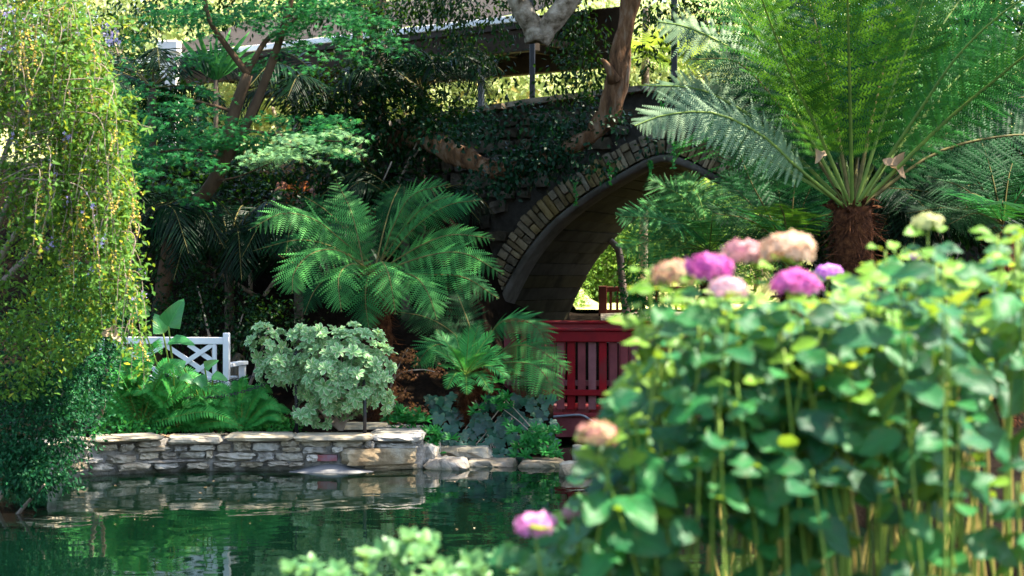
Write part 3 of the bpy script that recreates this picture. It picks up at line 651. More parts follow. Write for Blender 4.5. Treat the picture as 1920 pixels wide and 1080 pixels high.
# spandrel walls, deck and parapet
par = np.array([face_uz(*p) for p in [(560, 250), (700, 232), (860, 207), (1000, 186), (1100, 173), (1190, 163), (1260, 161)]])
par = np.vstack([par, [(1.6, par[-1, 1] - 0.02), (3.2, par[-1, 1] - 0.35), (5.5, par[-1, 1] - 1.0)]])
def ptop(u): return float(np.interp(u, par[:, 0], par[:, 1]))
def obot(u):
    o = offset(fine, 0.17); 
    if u <= o[0, 0] or u >= o[-1, 0]: return 0.2
    return float(np.interp(u, o[:, 0], o[:, 1]))
m = MB(); us = np.linspace(-5.2, 5.2, 105)
for b0 in (0.075, LB - 0.05):
    V = []; T = []
    for i, u in enumerate(us):
        zb, zt = obot(u), ptop(u) - 0.06
        for k in range(6):
            z = zb + (zt - zb) * k / 5; V.append(fpt(u, z, b0 + (0.03 * mnoise.noise(Vector((u * 3, z * 3, b0))))))
        if i: T += [t for k in range(5) for a in [(i - 1) * 6 + k] for t in ((a, a + 6, a + 7), (a, a + 7, a + 1))]
    m.add(V, T)
V = []; T = []
for i, u in enumerate(us):
    zd = ptop(u) - 0.62; zo = obot(u)
    V += [fpt(u, max(zd, zo + 0.1), 0.1), fpt(u, max(zd, zo + 0.1), LB - 0.08)]
    if i: a = (i - 1) * 2; T += [(a, a + 1, a + 3), (a, a + 3, a + 2)]
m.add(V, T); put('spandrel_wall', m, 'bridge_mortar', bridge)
# rubble facing, course by course, each stone its own piece
k = 0; z = 0.5
while z < 4.6:
    hz = R.uniform(0.11, 0.24); u = -3.9 + R.random() * 0.3
    while u < 1.9:
        wu = R.uniform(0.14, 0.46); c_u, c_z = u + wu / 2, z + hz / 2
        zo = obot(c_u) + 0.27 * 1.15 / max(0.35, abs(norm(np.array([1.0, (obot(c_u + .05) - obot(c_u - .05)) / .1]))[0]))
        if c_z - hz / 2 > zo - 0.03 and c_z + hz / 2 < ptop(c_u) - 0.09:
            c = fpt(c_u, c_z, 0.06 - 0.05 * R.random()); m = MB()
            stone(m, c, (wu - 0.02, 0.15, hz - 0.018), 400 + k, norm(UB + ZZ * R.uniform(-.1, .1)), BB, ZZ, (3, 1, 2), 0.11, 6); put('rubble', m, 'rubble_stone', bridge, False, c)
        k += 1; u += wu
    z += hz
u = -4.2
while u < 3.0:
    wu = R.uniform(0.35, 0.75); c_u = u + wu / 2; sl = norm(np.array([1.0, (ptop(c_u + .2) - ptop(c_u - .2)) / .4]))
    c = fpt(c_u, ptop(c_u) - 0.035, 0.10); m = MB()
    stone(m, c, (wu - 0.012, 0.42, 0.075), 900 + int(u * 50), UB * sl[0] + ZZ * sl[1], BB, ZZ, (5, 3, 1), 0.06, 12); put('parapet_cap', m, 'rock_warm', bridge, False, c); u += wu

# ------------------------------------------------------------------ painted timber footbridge
TA = math.radians(7); UR = np.array([math.cos(TA), -math.sin(TA), 0]); BR = np.array([math.sin(TA), math.cos(TA), 0])
OR = np.array([0.95, 18.9, 0.0])
def rpt(u, b, z): return OR + UR * u + BR * b + ZZ * z
red = thing('timber_footbridge', 'dark red painted timber footbridge with slatted railings below the stone arch', 'bridge', rpt(0, 0.7, 0.1))
def rbox(name, u0, u1, b, z0, z1, th, r=0.006, parent=None):
    c = rpt((u0 + u1) / 2, b, (z0 + z1) / 2); m = MB(); bevel_box(m, c, (u1 - u0, th, z1 - z0), r, UR, BR)
    return put(name, m, 'red_paint', parent or red, False, c)
rbox('fascia_beam', -1.35, 3.2, 0.0, 0.06, 0.285, 0.10); rbox('fascia_beam', -1.35, 3.2, 1.5, 0.06, 0.285, 0.10)
rbox('kerb_rail', -1.36, 3.21, -0.03, 0.29, 0.33, 0.14)
for i in range(30):
    u = -1.3 + i * 0.15; c = rpt(u + 0.07, 0.75, 0.315); m = MB(); bevel_box(m, c, (0.138, 1.44, 0.035), 0.004, UR, BR); put('deck_board', m, 'red_paint', red, False, c)
rbox('bottom_rail', -0.62, 3.2, 0.0, 0.52, 0.585, 0.055); rbox('top_rail', -0.62, 3.2, 0.0, 1.115, 1.235, 0.06); rbox('hand_rail', -0.65, 3.22, -0.005, 1.238, 1.268, 0.13)
for i in range(32):
    u = -0.58 + i * 0.118; rbox('baluster', u, u + 0.086, 0.052, 0.36, 1.18, 0.03)
for u in (-0.64, 0.78, 2.3): rbox('post', u - 0.05, u + 0.05, 0.115, 0.10, 1.22, 0.09)
rbox('bottom_rail', -1.2, 3.2, 1.5, 0.53, 0.60, 0.055); rbox('top_rail', -1.2, 3.2, 1.5, 1.15, 1.275, 0.06); rbox('hand_rail', -1.23, 3.22, 1.5, 1.278, 1.31, 0.14)
for i in range(37):
    u = -1.16 + i * 0.118; rbox('baluster', u, u + 0.072, 1.552, 0.36, 1.2, 0.03)
for u in (-1.2, 0.3, 1.8): rbox('post', u - 0.05, u + 0.05, 1.615, 0.10, 1.26, 0.09)
m = MB(); tube(m, catmull([W(990, 784, 18.6), W(1040, 781, 18.6), W(1085, 778, 18.55), W(1102, 784, 18.5), W(1112, 791, 18.4), W(1150, 812, 18.2), W(1160, 850, 18.0)], 24), 0.013, 7)
tag(put('hose_pipe', m, 'hose', None, True, W(1085, 800, 18.5)), 'thin grey pipe running along the red fascia beam', 'pipe')
# red fence beyond the arch
fc = W(1150, 590, 25.6); fence = thing('garden_fence', 'short reddish brown slatted garden fence standing on the path beyond the arch', 'fence', (fc[0], fc[1], H(fc[0], fc[1])))
fz = H(fc[0], fc[1])
def fbox(name, x0, x1, z0, z1, y=0.0, th=0.05):
    c = (fc[0] + (x0 + x1) / 2, fc[1] + y, (z0 + z1) / 2); m = MB(); bevel_box(m, c, (x1 - x0, th, z1 - z0), 0.006); put(name, m, 'brown_paint', fence, False, c)
zt = W(1150, 536, 25.6)[2]
fbox('post', -0.22, -0.10, fz - 0.1, zt, 0, 0.12); fbox('post', 1.1, 1.22, fz - 0.1, zt, 0, 0.12)
fbox('top_rail', -0.10, 1.1, zt - 0.09, zt - 0.01, 0, 0.07); fbox('bottom_rail', -0.10, 1.1, fz + 0.03, fz + 0.09, 0, 0.05)
for i in range(12): fbox('baluster', -0.06 + i * 0.098, -0.02 + i * 0.098, fz + 0.09, zt - 0.09, 0, 0.03)

# ------------------------------------------------------------------ terrace awning behind
NA = np.array([0.55, 24.0, 0]); FA = np.array([-6.4, 29.2, 0]); UA = norm(FA - NA); BA = np.array([-UA[1], UA[0], 0]); BA = BA if BA[1] > 0 else -BA
NA = NA + UA * 0.35; LA = np.linalg.norm(FA - NA); zE = 5.52
awn = thing('terrace_awning', 'taupe awning with a white front edge on slim dark posts over the upper terrace', 'awning', NA + ZZ * 3.4)
def abox(name, s0, s1, b0, b1, z0, z1, mat, r=0.008):
    c = NA + UA * (s0 + s1) / 2 + BA * (b0 + b1) / 2 + ZZ * (z0 + z1) / 2; m = MB(); bevel_box(m, c, (s1 - s0, abs(b1 - b0), z1 - z0), r, UA, BA); return put(name, m, mat, awn, False, c)
m = MB(); V = []; T = []
for i in range(30):
    s = LA * i / 29; sag = 0.015 * math.sin(i * 1.9)
    for j in range(6): V.append(NA + UA * s + BA * (0.02 + j * 0.5) + ZZ * (zE + 0.05 + 0.19 * j + sag + 0.02 * math.sin(j * 2 + i)))
    if i: T += [t for j in range(5) for a in [(i - 1) * 6 + j] for t in ((a, a + 1, a + 7), (a, a + 7, a + 6))]
m.add(V, T); put('canopy', m, 'awning_cloth', awn)
abox('front_trim', 0, LA, -0.035, 0.03, zE - 0.045, zE + 0.05, 'white_paint'); abox('valance', 0, LA, 0.0, 0.02, zE - 0.14, zE - 0.05, 'awning_cloth', 0.003)
abox('beam', 0, LA, 0.06, 0.22, zE - 0.46, zE - 0.15, 'dark_timber'); abox('beam', 0, LA, 2.3, 2.46, zE - 0.46, zE + 0.45, 'dark_timber')
for s in np.arange(0.7, LA, 0.62): abox('rafter', s - 0.03, s + 0.03, 0.23, 2.29, zE - 0.2, zE - 0.08, 'dark_timber')
for px in (362, 541, 891):
    k = (px - 960) / F; s = (k * NA[1] - NA[0]) / (UA[0] - k * UA[1]); abox('post', s - 0.04, s + 0.04, 0.10, 0.18, 3.0, zE - 0.46, 'iron')
def lonepost(px, ptopy, pboty, d, label):
    a = W(px, ptopy, d); b = W(px, pboty, d); t = thing('lamp_post' if False else 'pergola_post', label, 'post', b); m = MB()
    bevel_box(m, (a + b) / 2, (0.075, 0.075, a[2] - b[2]), 0.008); put('shaft', m, 'iron', t, False); m = MB(); bevel_box(m, b + (0, 0, 0.03), (0.15, 0.15, 0.06), 0.008); put('foot', m, 'iron', t, False)
lonepost(998, -40, 205, 22.9, 'slim black post on the bridge parapet below the pale forked limb')
lonepost(1264, -40, 185, 21.6, 'slim black post on the bridge crest beside the orange trunk')
m = MB(); c = W(318, 100, 27.0)
pil = thing('white_pillar', 'white stucco pillar with a capped top under the awning end', 'pillar', (c[0], c[1], 2.9))
m = MB(); bevel_box(m, (c[0], c[1], (2.9 + c[2]) / 2), (0.26, 0.26, c[2] - 2.9), 0.01); put('shaft', m, 'stucco', pil, False)
m = MB(); bevel_box(m, c + (0, 0, 0.09), (0.32, 0.32, 0.2), 0.02); put('cap', m, 'stucco', pil, False)
# terracotta tiled roof glimpsed between the fronds
roofc = W(600, 420, 21.2)
roof = thing('tiled_roof', 'small terracotta tiled roof half hidden behind the big tree fern fronds', 'roof', (roofc[0], roofc[1] + 0.4, H(roofc[0], roofc[1] + 0.4)))
for i in range(6):
    for j in range(9):
        m = MB(); c = roofc + np.array([-0.6 + j * 0.15, i * 0.16, -0.05 + i * 0.105]); V = []; T = []
        for k in range(6):
            a = math.pi * k / 5
            for e, zz in ((-0.11, 0.0), (0.11, -0.012)): V.append(c + np.array([math.cos(a) * 0.072, e, math.sin(a) * 0.055 + zz + e * 0.65]))
            if k: q = 2 * (k - 1); T += [(q, q + 1, q + 3), (q, q + 3, q + 2)]
        m.add(V, T); put('tile', m, 'terracotta', roof, True, c)
m = MB(); box(m, roofc + np.array([0, 0.55, -0.75]), (1.3, 0.9, 1.0)); put('wall', m, 'bridge_mortar', roof, False)

# ------------------------------------------------------------------ white bench, chain posts
bench = thing('garden_bench', 'white painted garden bench with a crossed lattice back behind the ferns', 'bench', (W(420, 800, 17.0)[0], 17.2, H(-2.9, 17.2)))
TB = math.radians(-9); UBn = np.array([math.cos(TB), math.sin(TB), 0]); BBn = np.array([-math.sin(TB), math.cos(TB), 0])
OBn = W(425, 624, 17.0); BZ = OBn[2]
def bpt(u, b, z): return np.array([OBn[0], OBn[1], BZ]) + UBn * u + BBn * b + ZZ * z
def bb_(name, u0, u1, b0, b1, z0, z1):
    c = bpt((u0 + u1) / 2, (b0 + b1) / 2, (z0 + z1) / 2); m = MB(); bevel_box(m, c, (u1 - u0, b1 - b0, z1 - z0), 0.005, UBn, BBn); return put(name, m, 'white_paint', bench, False, c)
zf = -0.92
bb_('leg', -0.03, 0.03, -0.03, 0.03, zf, 0.0); bb_('leg', -1.33, -1.27, -0.03, 0.03, zf, 0.0)
bb_('leg', -0.03, 0.03, 0.47, 0.53, zf, -0.34); bb_('leg', -1.33, -1.27, 0.47, 0.53, zf, -0.34)
bb_('top_rail', -1.27, -0.03, -0.02, 0.02, -0.115, -0.045); bb_('bottom_rail', -1.27, -0.03, -0.02, 0.02, -0.50, -0.44)
bb_('arm_rest', -0.045, 0.045, 0.03, 0.56, -0.345, -0.305); bb_('arm_rest', -1.345, -1.255, 0.03, 0.56, -0.345, -0.305)
bb_('seat_rail', -1.27, -0.03, 0.48, 0.52, -0.55, -0.48)
for i in range(6): bb_('seat_slat', -1.26, -0.04, 0.04 + i * 0.075, 0.105 + i * 0.075, -0.478, -0.455)
bb_('lattice_post', -0.145, -0.105, -0.017, 0.017, -0.44, -0.115); bb_('lattice_post', -1.195, -1.155, -0.017, 0.017, -0.44, -0.115)
for k, (u0, z0, u1, z1) in enumerate([(-1.15, -0.12, -0.65, -0.44), (-1.15, -0.44, -0.65, -0.12), (-0.65, -0.12, -0.15, -0.44), (-0.65, -0.44, -0.15, -0.12), (-0.40, -0.12, -0.15, -0.28), (-0.40, -0.44, -0.15, -0.28)]):
    m = MB(); o = 0.006 if (z1 < z0) else -0.006; bar(m, bpt(u0, o, z0), bpt(u1, o, z1), 0.011, 0.046, ZZ); put('lattice_bar', m, 'white_paint', bench, False, bpt(u0, 0, z0))
def chain_post(px, pt, pb, d, label):
    a = W(px, pt, d); b = W(px, pb, d); b[2] = min(b[2], 0.33); t = thing('chain_post', label, 'post', b)
    m = MB(); tube(m, [b, (a[0], a[1], a[2] - 0.10)], 0.017, 10); put('shaft', m, 'iron', t)
    m = MB(); zs = np.linspace(0, 1, 12); prof = [0.02, 0.026, 0.026, 0.016, 0.014, 0.02, 0.03, 0.034, 0.032, 0.026, 0.015, 0.002]
    tube(m, [(a[0], a[1], a[2] - 0.11 + 0.13 * q) for q in zs], prof, 12); put('finial', m, 'iron', t)
    return a
pa = chain_post(556, 660, 812, 16.5, 'black iron chain post with ball finial standing in the variegated shrub')
pb_ = chain_post(684, 700, 816, 16.35, 'black iron chain post standing on the wall corner slab')
def chain(a, b, sag, label):
    a, b = np.array(a), np.array(b); L = np.linalg.norm(b - a) * 1.06; n = int(L / 0.034); m = MB()
    t = np.linspace(0, 1, n); P = a + (b - a) * t[:, None]; P[:, 2] -= sag * 4 * t * (1 - t); Tn = norm(np.gradient(P, axis=0)); ang = np.linspace(0, 2 * math.pi, 9)
    for i in range(n):
        sd = norm(np.cross(Tn[i], ZZ)); s2 = np.cross(sd, Tn[i]); w = sd if i % 2 else s2
        tube(m, [P[i] + Tn[i] * 0.022 * math.cos(q) + w * 0.012 * math.sin(q) for q in ang], 0.0042, 4, 0, False)
    tag(put('chain', m, 'iron', None, True, P[n // 2]), label, 'chain', 'sagging iron chains')
chain(pa + (0, 0, -0.09), W(300, 700, 16.7), 0.13, 'rusty iron chain sagging in front of the white bench, the upper strand')
chain(pa + (0.0, 0.0, -0.16), W(330, 745, 16.5), 0.10, 'rusty iron chain sagging in front of the white bench, the lower strand')

# ------------------------------------------------------------------ big ferns
def add_frond(t, pts, width, mat='fern_green', rac='rachis_green', dd=None, d=None, name='frond', **kw):
    """pts: (px, py, depth) triples"""
    P = [W(*p) for p in pts]; m = MB(); frond(m, P, width, **kw); return put(name, m, [mat, rac], t, True, P[0])
def fibre_trunk(t, a, b, r0, r1, name='trunk'):
    m = MB(); P = catmull([a, (np.array(a) + b) / 2 + (0.02, 0, 0), b], 26); tube(m, P, np.linspace(r0, r1, 26) * (1 + 0.06 * RNG.random(26)), 16, 0, True, 0.16)
    n = 2400; q = RNG.random(n); an = RNG.random(n) * 6.283; rr = r0 + (r1 - r0) * q
    C = np.array(a) + (np.array(b) - a) * q[:, None]; O = np.c_[np.cos(an), np.sin(an), np.zeros(n)]
    scatter(m, LEAFLET, C + O * rr[:, None] * 0.95, frames(O * 0.5 + np.array([0, 0, -1.0]) + RNG.normal(size=(n, 3)) * 0.6, O), (0.4 + r0 * 4.5) * (0.06 + 0.13 * RNG.random(n)))
    return put(name, m, 'fern_trunk_fibre', t)
# the great tree fern on the right
TC = np.array(W(1598, 392, 15.0)); base = np.array([TC[0] + 0.06, 15.05, H(TC[0], 15.05)])
tf = thing('tree_fern', 'tall tree fern with shaggy brown trunk and golden backlit fronds behind the hydrangeas', 'tree fern', base)
fibre_trunk(tf, base - (0, 0, 0.05), TC + (0, 0, 0.02), 0.19, 0.155)
g = 'fern_gold'; f_ = 'fern_mid'
big = [  # path, width, material, roll
 ([(1590, 385, 15.0), (1505, 235, 15.15), (1420, 70, 15.3), (1330, -70, 15.4), (1270, -110, 15.4)], 0.62, g, 0.2),
 ([(1592, 380, 14.95), (1530, 235, 14.75), (1490, 155, 14.6), (1440, 30, 14.3), (1400, -90, 13.9)], 0.60, g, 0.0),
 ([(1596, 380, 15.1), (1555, 220, 15.6), (1525, 60, 16.1), (1500, -100, 16.6)], 0.62, f_, 0.0),
 ([(1598, 380, 14.95), (1594, 195, 14.6), (1590, 30, 14.2), (1586, -120, 13.7)], 0.58, g, 0.0),
 ([(1602, 380, 15.1), (1640, 210, 15.5), (1662, 60, 15.9), (1690, -90, 16.2)], 0.62, f_, 0.0),
 ([(1606, 380, 15.05), (1680, 150, 15.2), (1715, 50, 15.2), (1760, -90, 15.1)], 0.60, g, -0.1),
 ([(1606, 385, 14.95), (1720, 215, 14.8), (1800, 100, 14.6), (1900, 10, 14.3), (1990, -30, 14.0)], 0.60, f_, -0.45),
 ([(1610, 388, 14.9), (1760, 240, 14.7), (1860, 155, 14.5), (1960, 80, 14.2), (2060, 60, 13.9)], 0.58, f_, -0.6),
 ([(1610, 390, 15.05), (1740, 295, 15.3), (1850, 260, 15.4), (1960, 255, 15.5), (2050, 290, 15.6)], 0.55, 'fern_dark', -0.4),
 ([(1605, 390, 15.2), (1760, 190, 16.0), (1860, 110, 16.4), (1960, 70, 16.8)], 0.55, f_, -0.4),
 ([(1586, 390, 14.9), (1490, 310, 14.6), (1430, 255, 14.5), (1340, 212, 14.4), (1250, 215, 14.3), (1190, 236, 14.2)], 0.40, 'fern_pale', 0.75),
 ([(1588, 388, 15.1), (1450, 250, 15.3), (1370, 195, 15.5), (1300, 165, 15.6), (1200, 160, 15.7)], 0.42, 'fern_pale', 0.6),
 ([(1590, 385, 15.2), (1480, 190, 15.6), (1400, 110, 15.8), (1300, 55, 15.9), (1230, 40, 16.0)], 0.46, 'fern_pale', 0.45),
 ([(1594, 382, 15.2), (1510, 180, 16.0), (1440, 50, 16.5), (1370, -60, 16.9)], 0.55, f_, 0.2),
 ([(1600, 380, 15.2), (1620, 160, 16.0), (1640, 0, 16.8), (1650, -120, 17.4)], 0.55, 'fern_dark', 0.0),
 ([(1604, 384, 15.2), (1730, 110, 16.2), (1800, 0, 16.7), (1860, -80, 17.1)], 0.60, f_, -0.2),
 ([(1598, 384, 15.15), (1560, 120, 16.2), (1570, -40, 16.9), (1580, -130, 17.3)], 0.60, g, 0.0),
]
for a0, mt in zip(np.linspace(-1.1, 1.1, 6), [f_, 'fern_dark', 'fern_dark', 'fern_dark', f_, 'fern_dark']):   # the outer whorl
    a0 = a0 + RNG.normal() * .10; tx = 1598 + math.sin(a0) * RNG.uniform(340, 470); ty = 392 - math.cos(a0) * RNG.uniform(400, 540) + 60 * abs(a0); dz = RNG.uniform(.6, 1.9)
    big.append(([(1598 + math.sin(a0) * 14, 385, 15.05), (1598 + math.sin(a0) * 150, 392 - math.cos(a0) * 200, 15.05 + dz * .3), (1598 + math.sin(a0) * 300, 392 - math.cos(a0) * 370, 15.05 + dz * .7), (tx, ty, 15.05 + dz)], .5, mt, -.4 * math.sin(a0)))
for i, (p, w, mt, roll) in enumerate(big):
    add_frond(tf, p, w, mt, 'rachis_green' if mt != 'fern_dark' else 'rachis_brown', npin=36, roll=roll, start=0.17, wf=.78, fine=PINNA_BIG, hang=0.18 if mt != 'fern_pale' else 0.9, fwd=0.35, rr=0.020, peak=0.3, up=0.1)
m = MB(); n = 90; an = RNG.random(n) * 6.283; O = np.c_[np.cos(an), np.sin(an), RNG.random(n) * 1.6 - 0.2]
scatter(m, LEAF_LANCE, TC + np.c_[np.cos(an) * 0.14, np.sin(an) * 0.14, -0.05 + 0.16 * RNG.random(n)], frames(O, RNG.normal(size=(n, 3))), 0.05 + 0.09 * RNG.random(n))
put('crown_scales', m, 'fern_trunk_fibre', tf)
def dry_leaf(px, py, d, s, label, mat='dry_leaf', nrm=(0, -0.6, 0.6), dirn=(1, 0, -0.3)):
    m = MB(); c = W(px, py, d); tm = strip_leaf(lambda t: 0.36 * math.sin(math.pi * (t * 0.95 + 0.03)) * (1 + 0.3 * math.sin(t * 14)), 7, 0.7, 0.35, 0.5, 2)
    scatter(m, tm, [c], frames(np.array([dirn], float), np.array([nrm], float)), [s]); tag(put('fallen_leaf', m, mat, None, True, c), label, 'leaf')
dry_leaf(1655, 300, 14.85, 0.24, 'large curled brown leaf caught in the great tree fern crown', dirn=(1, -.3, -0.5)); dry_leaf(1552, 285, 14.9, 0.14, 'small pinkish dry leaf caught left in the tree fern crown', dirn=(-1, 0, -.6))
dry_leaf(998, 296, 20.6, 0.20, 'pale yellow leaf caught in the dark creeper on the bridge', 'petal_green', dirn=(1, 0, -.5))
dry_leaf(190, 625, 13.0, 0.16, 'curled tan leaf hanging at the edge of the flowering shrub', dirn=(1, 0, -.15))
dry_leaf(1092, 818, 16.7, 0.13, 'dry tan leaf resting on the low bush by the red beam', dirn=(1, 0, .3))
for px, py, lb in ((182, 886, 'yellow leaf floating by the wall foot below the dark shrub'), (208, 885.5, 'tiny yellow leaf floating beside a larger yellow leaf by the wall'), (300, 882, 'yellow leaf stuck at the wall foot between two stones')):
    m = MB(); c = W(px, py, ground_d(py, 0.012)); scatter(m, LEAF_OV, [c], frames(np.array([[1, .2, .0]]), np.array([[0, -.25, 1]])), [0.075]); tag(put('floating_leaf', m, 'yellow_leaf', None, True, c), lb, 'leaf')

m = MB(); n = 60; q = RNG.random(n); P = np.c_[-3.6 + 4.6 * RNG.random(n), 15.9 - 4.5 * q ** 1.6, np.full(n, .004)]; P = P[pond_dist(P[:, 0], P[:, 1]) < -.12]; n = len(P)
scatter(m, LEAF_OV, P, frames(RNG.normal(size=(n, 3)) * (1, 1, 0), np.repeat([[0, 0, 1.0]], n, 0)), .008 + .028 * RNG.random(n) ** 3)
tag(put('floating_debris', m, 'dry_leaf'), 'scattered specks and leaf bits floating on the pond', 'debris', None, 'stuff')
# the tree fern in the middle
def group_fern(name, label, cat, centre, ground, fronds, trunk=None, **kw):
    t = thing(name, label, cat, ground)
    if trunk: fibre_trunk(t, np.array(ground) - (0, 0, 0.05), np.array(centre) + (0, 0, -0.03), *trunk)
    for i, (p, w, mt, extra) in enumerate(fronds):
        a = dict(kw); a.update(extra); add_frond(t, p, w, mt, a.pop('rac', 'rachis_brown'), **a)
    return t
C1 = W(703, 500, 17.6); 
c_f = [
 ([(684, 515, 17.35), (671, 445, 17.4), (655, 388, 17.5), (628, 335, 17.7)], 0.31, 'fern_green', dict(npin=22)),
 ([(695, 495, 17.5), (640, 450, 17.3), (590, 412, 17.1), (530, 400, 16.9), (465, 432, 16.7)], 0.34, 'fern_green', dict(roll=0.5, hang=0.6)),
 ([(690, 500, 17.8), (630, 465, 18.0), (560, 450, 18.1), (475, 470, 18.2)], 0.30, 'fern_dark', dict(roll=0.4)),
 ([(690, 505, 17.4), (635, 470, 17.0), (585, 475, 16.7), (552, 510, 16.5), (548, 550, 16.4)], 0.34, 'fern_green', dict(roll=0.2, hang=0.45)),
 ([(695, 510, 17.3), (660, 495, 16.9), (635, 520, 16.6), (640, 585, 16.45)], 0.34, 'fern_green', dict(hang=0.4)),
 ([(705, 510, 17.3), (715, 490, 16.9), (730, 520, 16.6), (742, 590, 16.5)], 0.32, 'fern_green', dict(hang=0.4)),
 ([(700, 515, 17.4), (690, 520, 17.1), (685, 560, 16.9), (692, 620, 16.8)], 0.32, 'fern_blue', dict(hang=0.4)),
 ([(712, 495, 17.5), (740, 420, 17.4), (775, 365, 17.2), (845, 345, 17.0)], 0.30, 'fern_green', dict(roll=-0.7, hang=0.3, npin=22)),
 ([(715, 500, 17.5), (780, 425, 17.5), (840, 385, 17.4), (905, 375, 17.3)], 0.28, 'fern_blue', dict(roll=-0.5, hang=0.4)),
 ([(715, 505, 17.4), (790, 460, 17.2), (850, 440, 17.1), (928, 448, 17.0)], 0.28, 'fern_green', dict(roll=-0.6, hang=0.5)),
 ([(718, 508, 17.3), (800, 480, 17.0), (870, 475, 16.8), (945, 515, 16.6)], 0.32, 'fern_green', dict(roll=-0.5, hang=0.6)),
 ([(718, 512, 17.4), (800, 515, 17.2), (870, 520, 17.1), (935, 560, 17.0)], 0.30, 'fern_blue', dict(roll=-0.4, hang=0.5)),
 ([(705, 495, 17.6), (720, 430, 17.9), (735, 380, 18.1), (752, 345, 18.3)], 0.30, 'fern_dark', {}),
 ([(712, 512, 17.3), (770, 515, 16.9), (800, 545, 16.7), (820, 600, 16.6)], 0.30, 'fern_green', dict(roll=-0.2, hang=0.4)),
 ([(690, 512, 17.5), (620, 520, 17.4), (590, 545, 17.3), (570, 590, 17.2)], 0.24, 'fern_dark', dict(roll=0.3, hang=0.4)),
 ([(695, 498, 17.5), (655, 440, 17.5), (612, 395, 17.8), (565, 365, 18.0)], 0.30, 'fern_dark', dict(roll=.4)),
 ([(710, 498, 17.5), (755, 430, 17.3), (800, 385, 17.2), (850, 365, 17.1)], 0.30, 'fern_green', dict(roll=-.4)),
 ([(700, 505, 17.7), (660, 480, 18.2), (610, 465, 18.5), (560, 480, 18.6)], 0.30, 'fern_dark', {}),
]
group_fern('tree_fern', 'spreading bright green tree fern in the middle, above the variegated shrub', 'tree fern', C1, (C1[0] + .1, C1[1] + .1, H(C1[0] + .1, C1[1] + .1)), c_f, (0.13, 0.10), npin=25, start=0.10, hang=0.22, rr=0.010, peak=0.33)
C2 = W(905, 680, 17.6)
low = [
 ([(905, 680, 17.6), (925, 618, 17.5), (960, 598, 17.4), (1005, 612, 17.3), (1030, 660, 17.2)], 0.30, 'fern_blue', dict(roll=-0.4, hang=0.5)),
 ([(908, 685, 17.5), (960, 650, 17.3), (1010, 655, 17.1), (1070, 700, 16.9)], 0.30, 'fern_green', dict(roll=-0.4, hang=0.5)),
 ([(908, 690, 17.4), (960, 680, 17.1), (1010, 690, 16.9), (1050, 750, 16.8)], 0.32, 'fern_green', dict(roll=-0.3, hang=0.5)),
 ([(900, 680, 17.7), (850, 625, 17.8), (800, 595, 17.8), (745, 585, 17.8)], 0.30, 'fern_dark', dict(roll=0.4, hang=0.4)),
 ([(902, 675, 17.8), (880, 610, 18.0), (865, 570, 18.1), (855, 545, 18.2)], 0.30, 'fern_dark', {}),
 ([(900, 685, 17.6), (850, 650, 17.5), (810, 650, 17.4), (775, 690, 17.3)], 0.28, 'fern_blue', dict(roll=0.4, hang=0.5)),
 ([(908, 692, 17.6), (960, 700, 17.6), (1000, 720, 17.5), (1020, 770, 17.4)], 0.26, 'fern_dark', dict(roll=-0.3, hang=0.5)),
]
group_fern('young_tree_fern', 'low tree fern arching its dark fronds over the red bridge railing', 'tree fern', C2, (C2[0], C2[1], H(C2[0], C2[1])), low, (0.10, 0.09), npin=26, hang=0.35, rr=0.009)
C3 = W(873, 700, 17.1)
cyc = thing('cycad', 'small cycad with stiff feathery fronds in front of the low tree fern', 'cycad', (C3[0], C3[1], H(C3[0], C3[1])))
fibre_trunk(cyc, (C3[0], C3[1] + .25, H(C3[0], C3[1] + .25) - .03), C3 + (0, 0.05, -0.02), 0.06, 0.05)
for i, (tx, ty, dd) in enumerate([(853, 623, .25), (900, 600, .3), (940, 650, .1), (962, 668, -.1), (957, 712, -.35), (922, 738, -.45), (828, 688, -.3), (838, 730, -.45), (818, 618, .2), (875, 740, -.6), (800, 650, .1), (880, 610, -.1), (925, 620, .1), (845, 650, -.2), (905, 660, -.35), (975, 700, .1)]):
    mx, my = (873 + tx) / 2, (700 + ty) / 2 - 0.10 * abs(tx - 873) - (12 if ty > 690 else 0)
    add_frond(cyc, [(873, 702, 17.1), (mx, my, 17.1 + dd * .5), (tx, ty, 17.1 + dd)], 0.12, 'cycad_green', 'rachis_green', npin=30, tmpl=CYC, hang=0.05, fwd=0.75, rr=0.006, start=0.12, up=0.35, peak=0.4, leaf_scale=1.15)
# bright tree fern beyond the arch and dark ones on the right bank
C4 = W(1330, 470, 19.4)
bk = [([(1330, 470, 19.4), (tx * .5 + 665 + ox, ty * .5 + 235 - 22, 19.4 + dd * .5), (tx, ty, 19.4 + dd)], 0.42, mt, dict(roll=r)) for tx, ty, dd, mt, r, ox in [
 (1215, 335, .3, 'fern_green', .3, 20), (1155, 405, -.2, 'fern_blue', .5, 10), (1165, 470, -.5, 'fern_green', .4, 0), (1275, 325, .5, 'fern_green', .1, 10), (1345, 350, .4, 'fern_green', 0, 0), (1410, 400, -.2, 'fern_green', -.3, 0),
 (1225, 510, -.7, 'fern_green', .2, 0), (1290, 530, -.8, 'fern_blue', 0, 0), (1380, 520, -.7, 'fern_green', -.2, 0), (1440, 450, -.4, 'fern_blue', -.4, 0), (1200, 380, .1, 'fern_green', .4, 10), (1250, 420, -.8, 'fern_blue', .3, 0), (1340, 410, -.9, 'fern_green', 0, 0)]]
group_fern('tree_fern', 'fresh green tree fern filling the right half of the arch opening', 'tree fern', C4, (C4[0], C4[1], H(C4[0], C4[1])), bk, (0.12, 0.10), npin=26, hang=0.3, rr=0.010, rac='rachis_green', fine=PINNA_BIG, wf=.8)
C5 = W(1480, 470, 17.6)
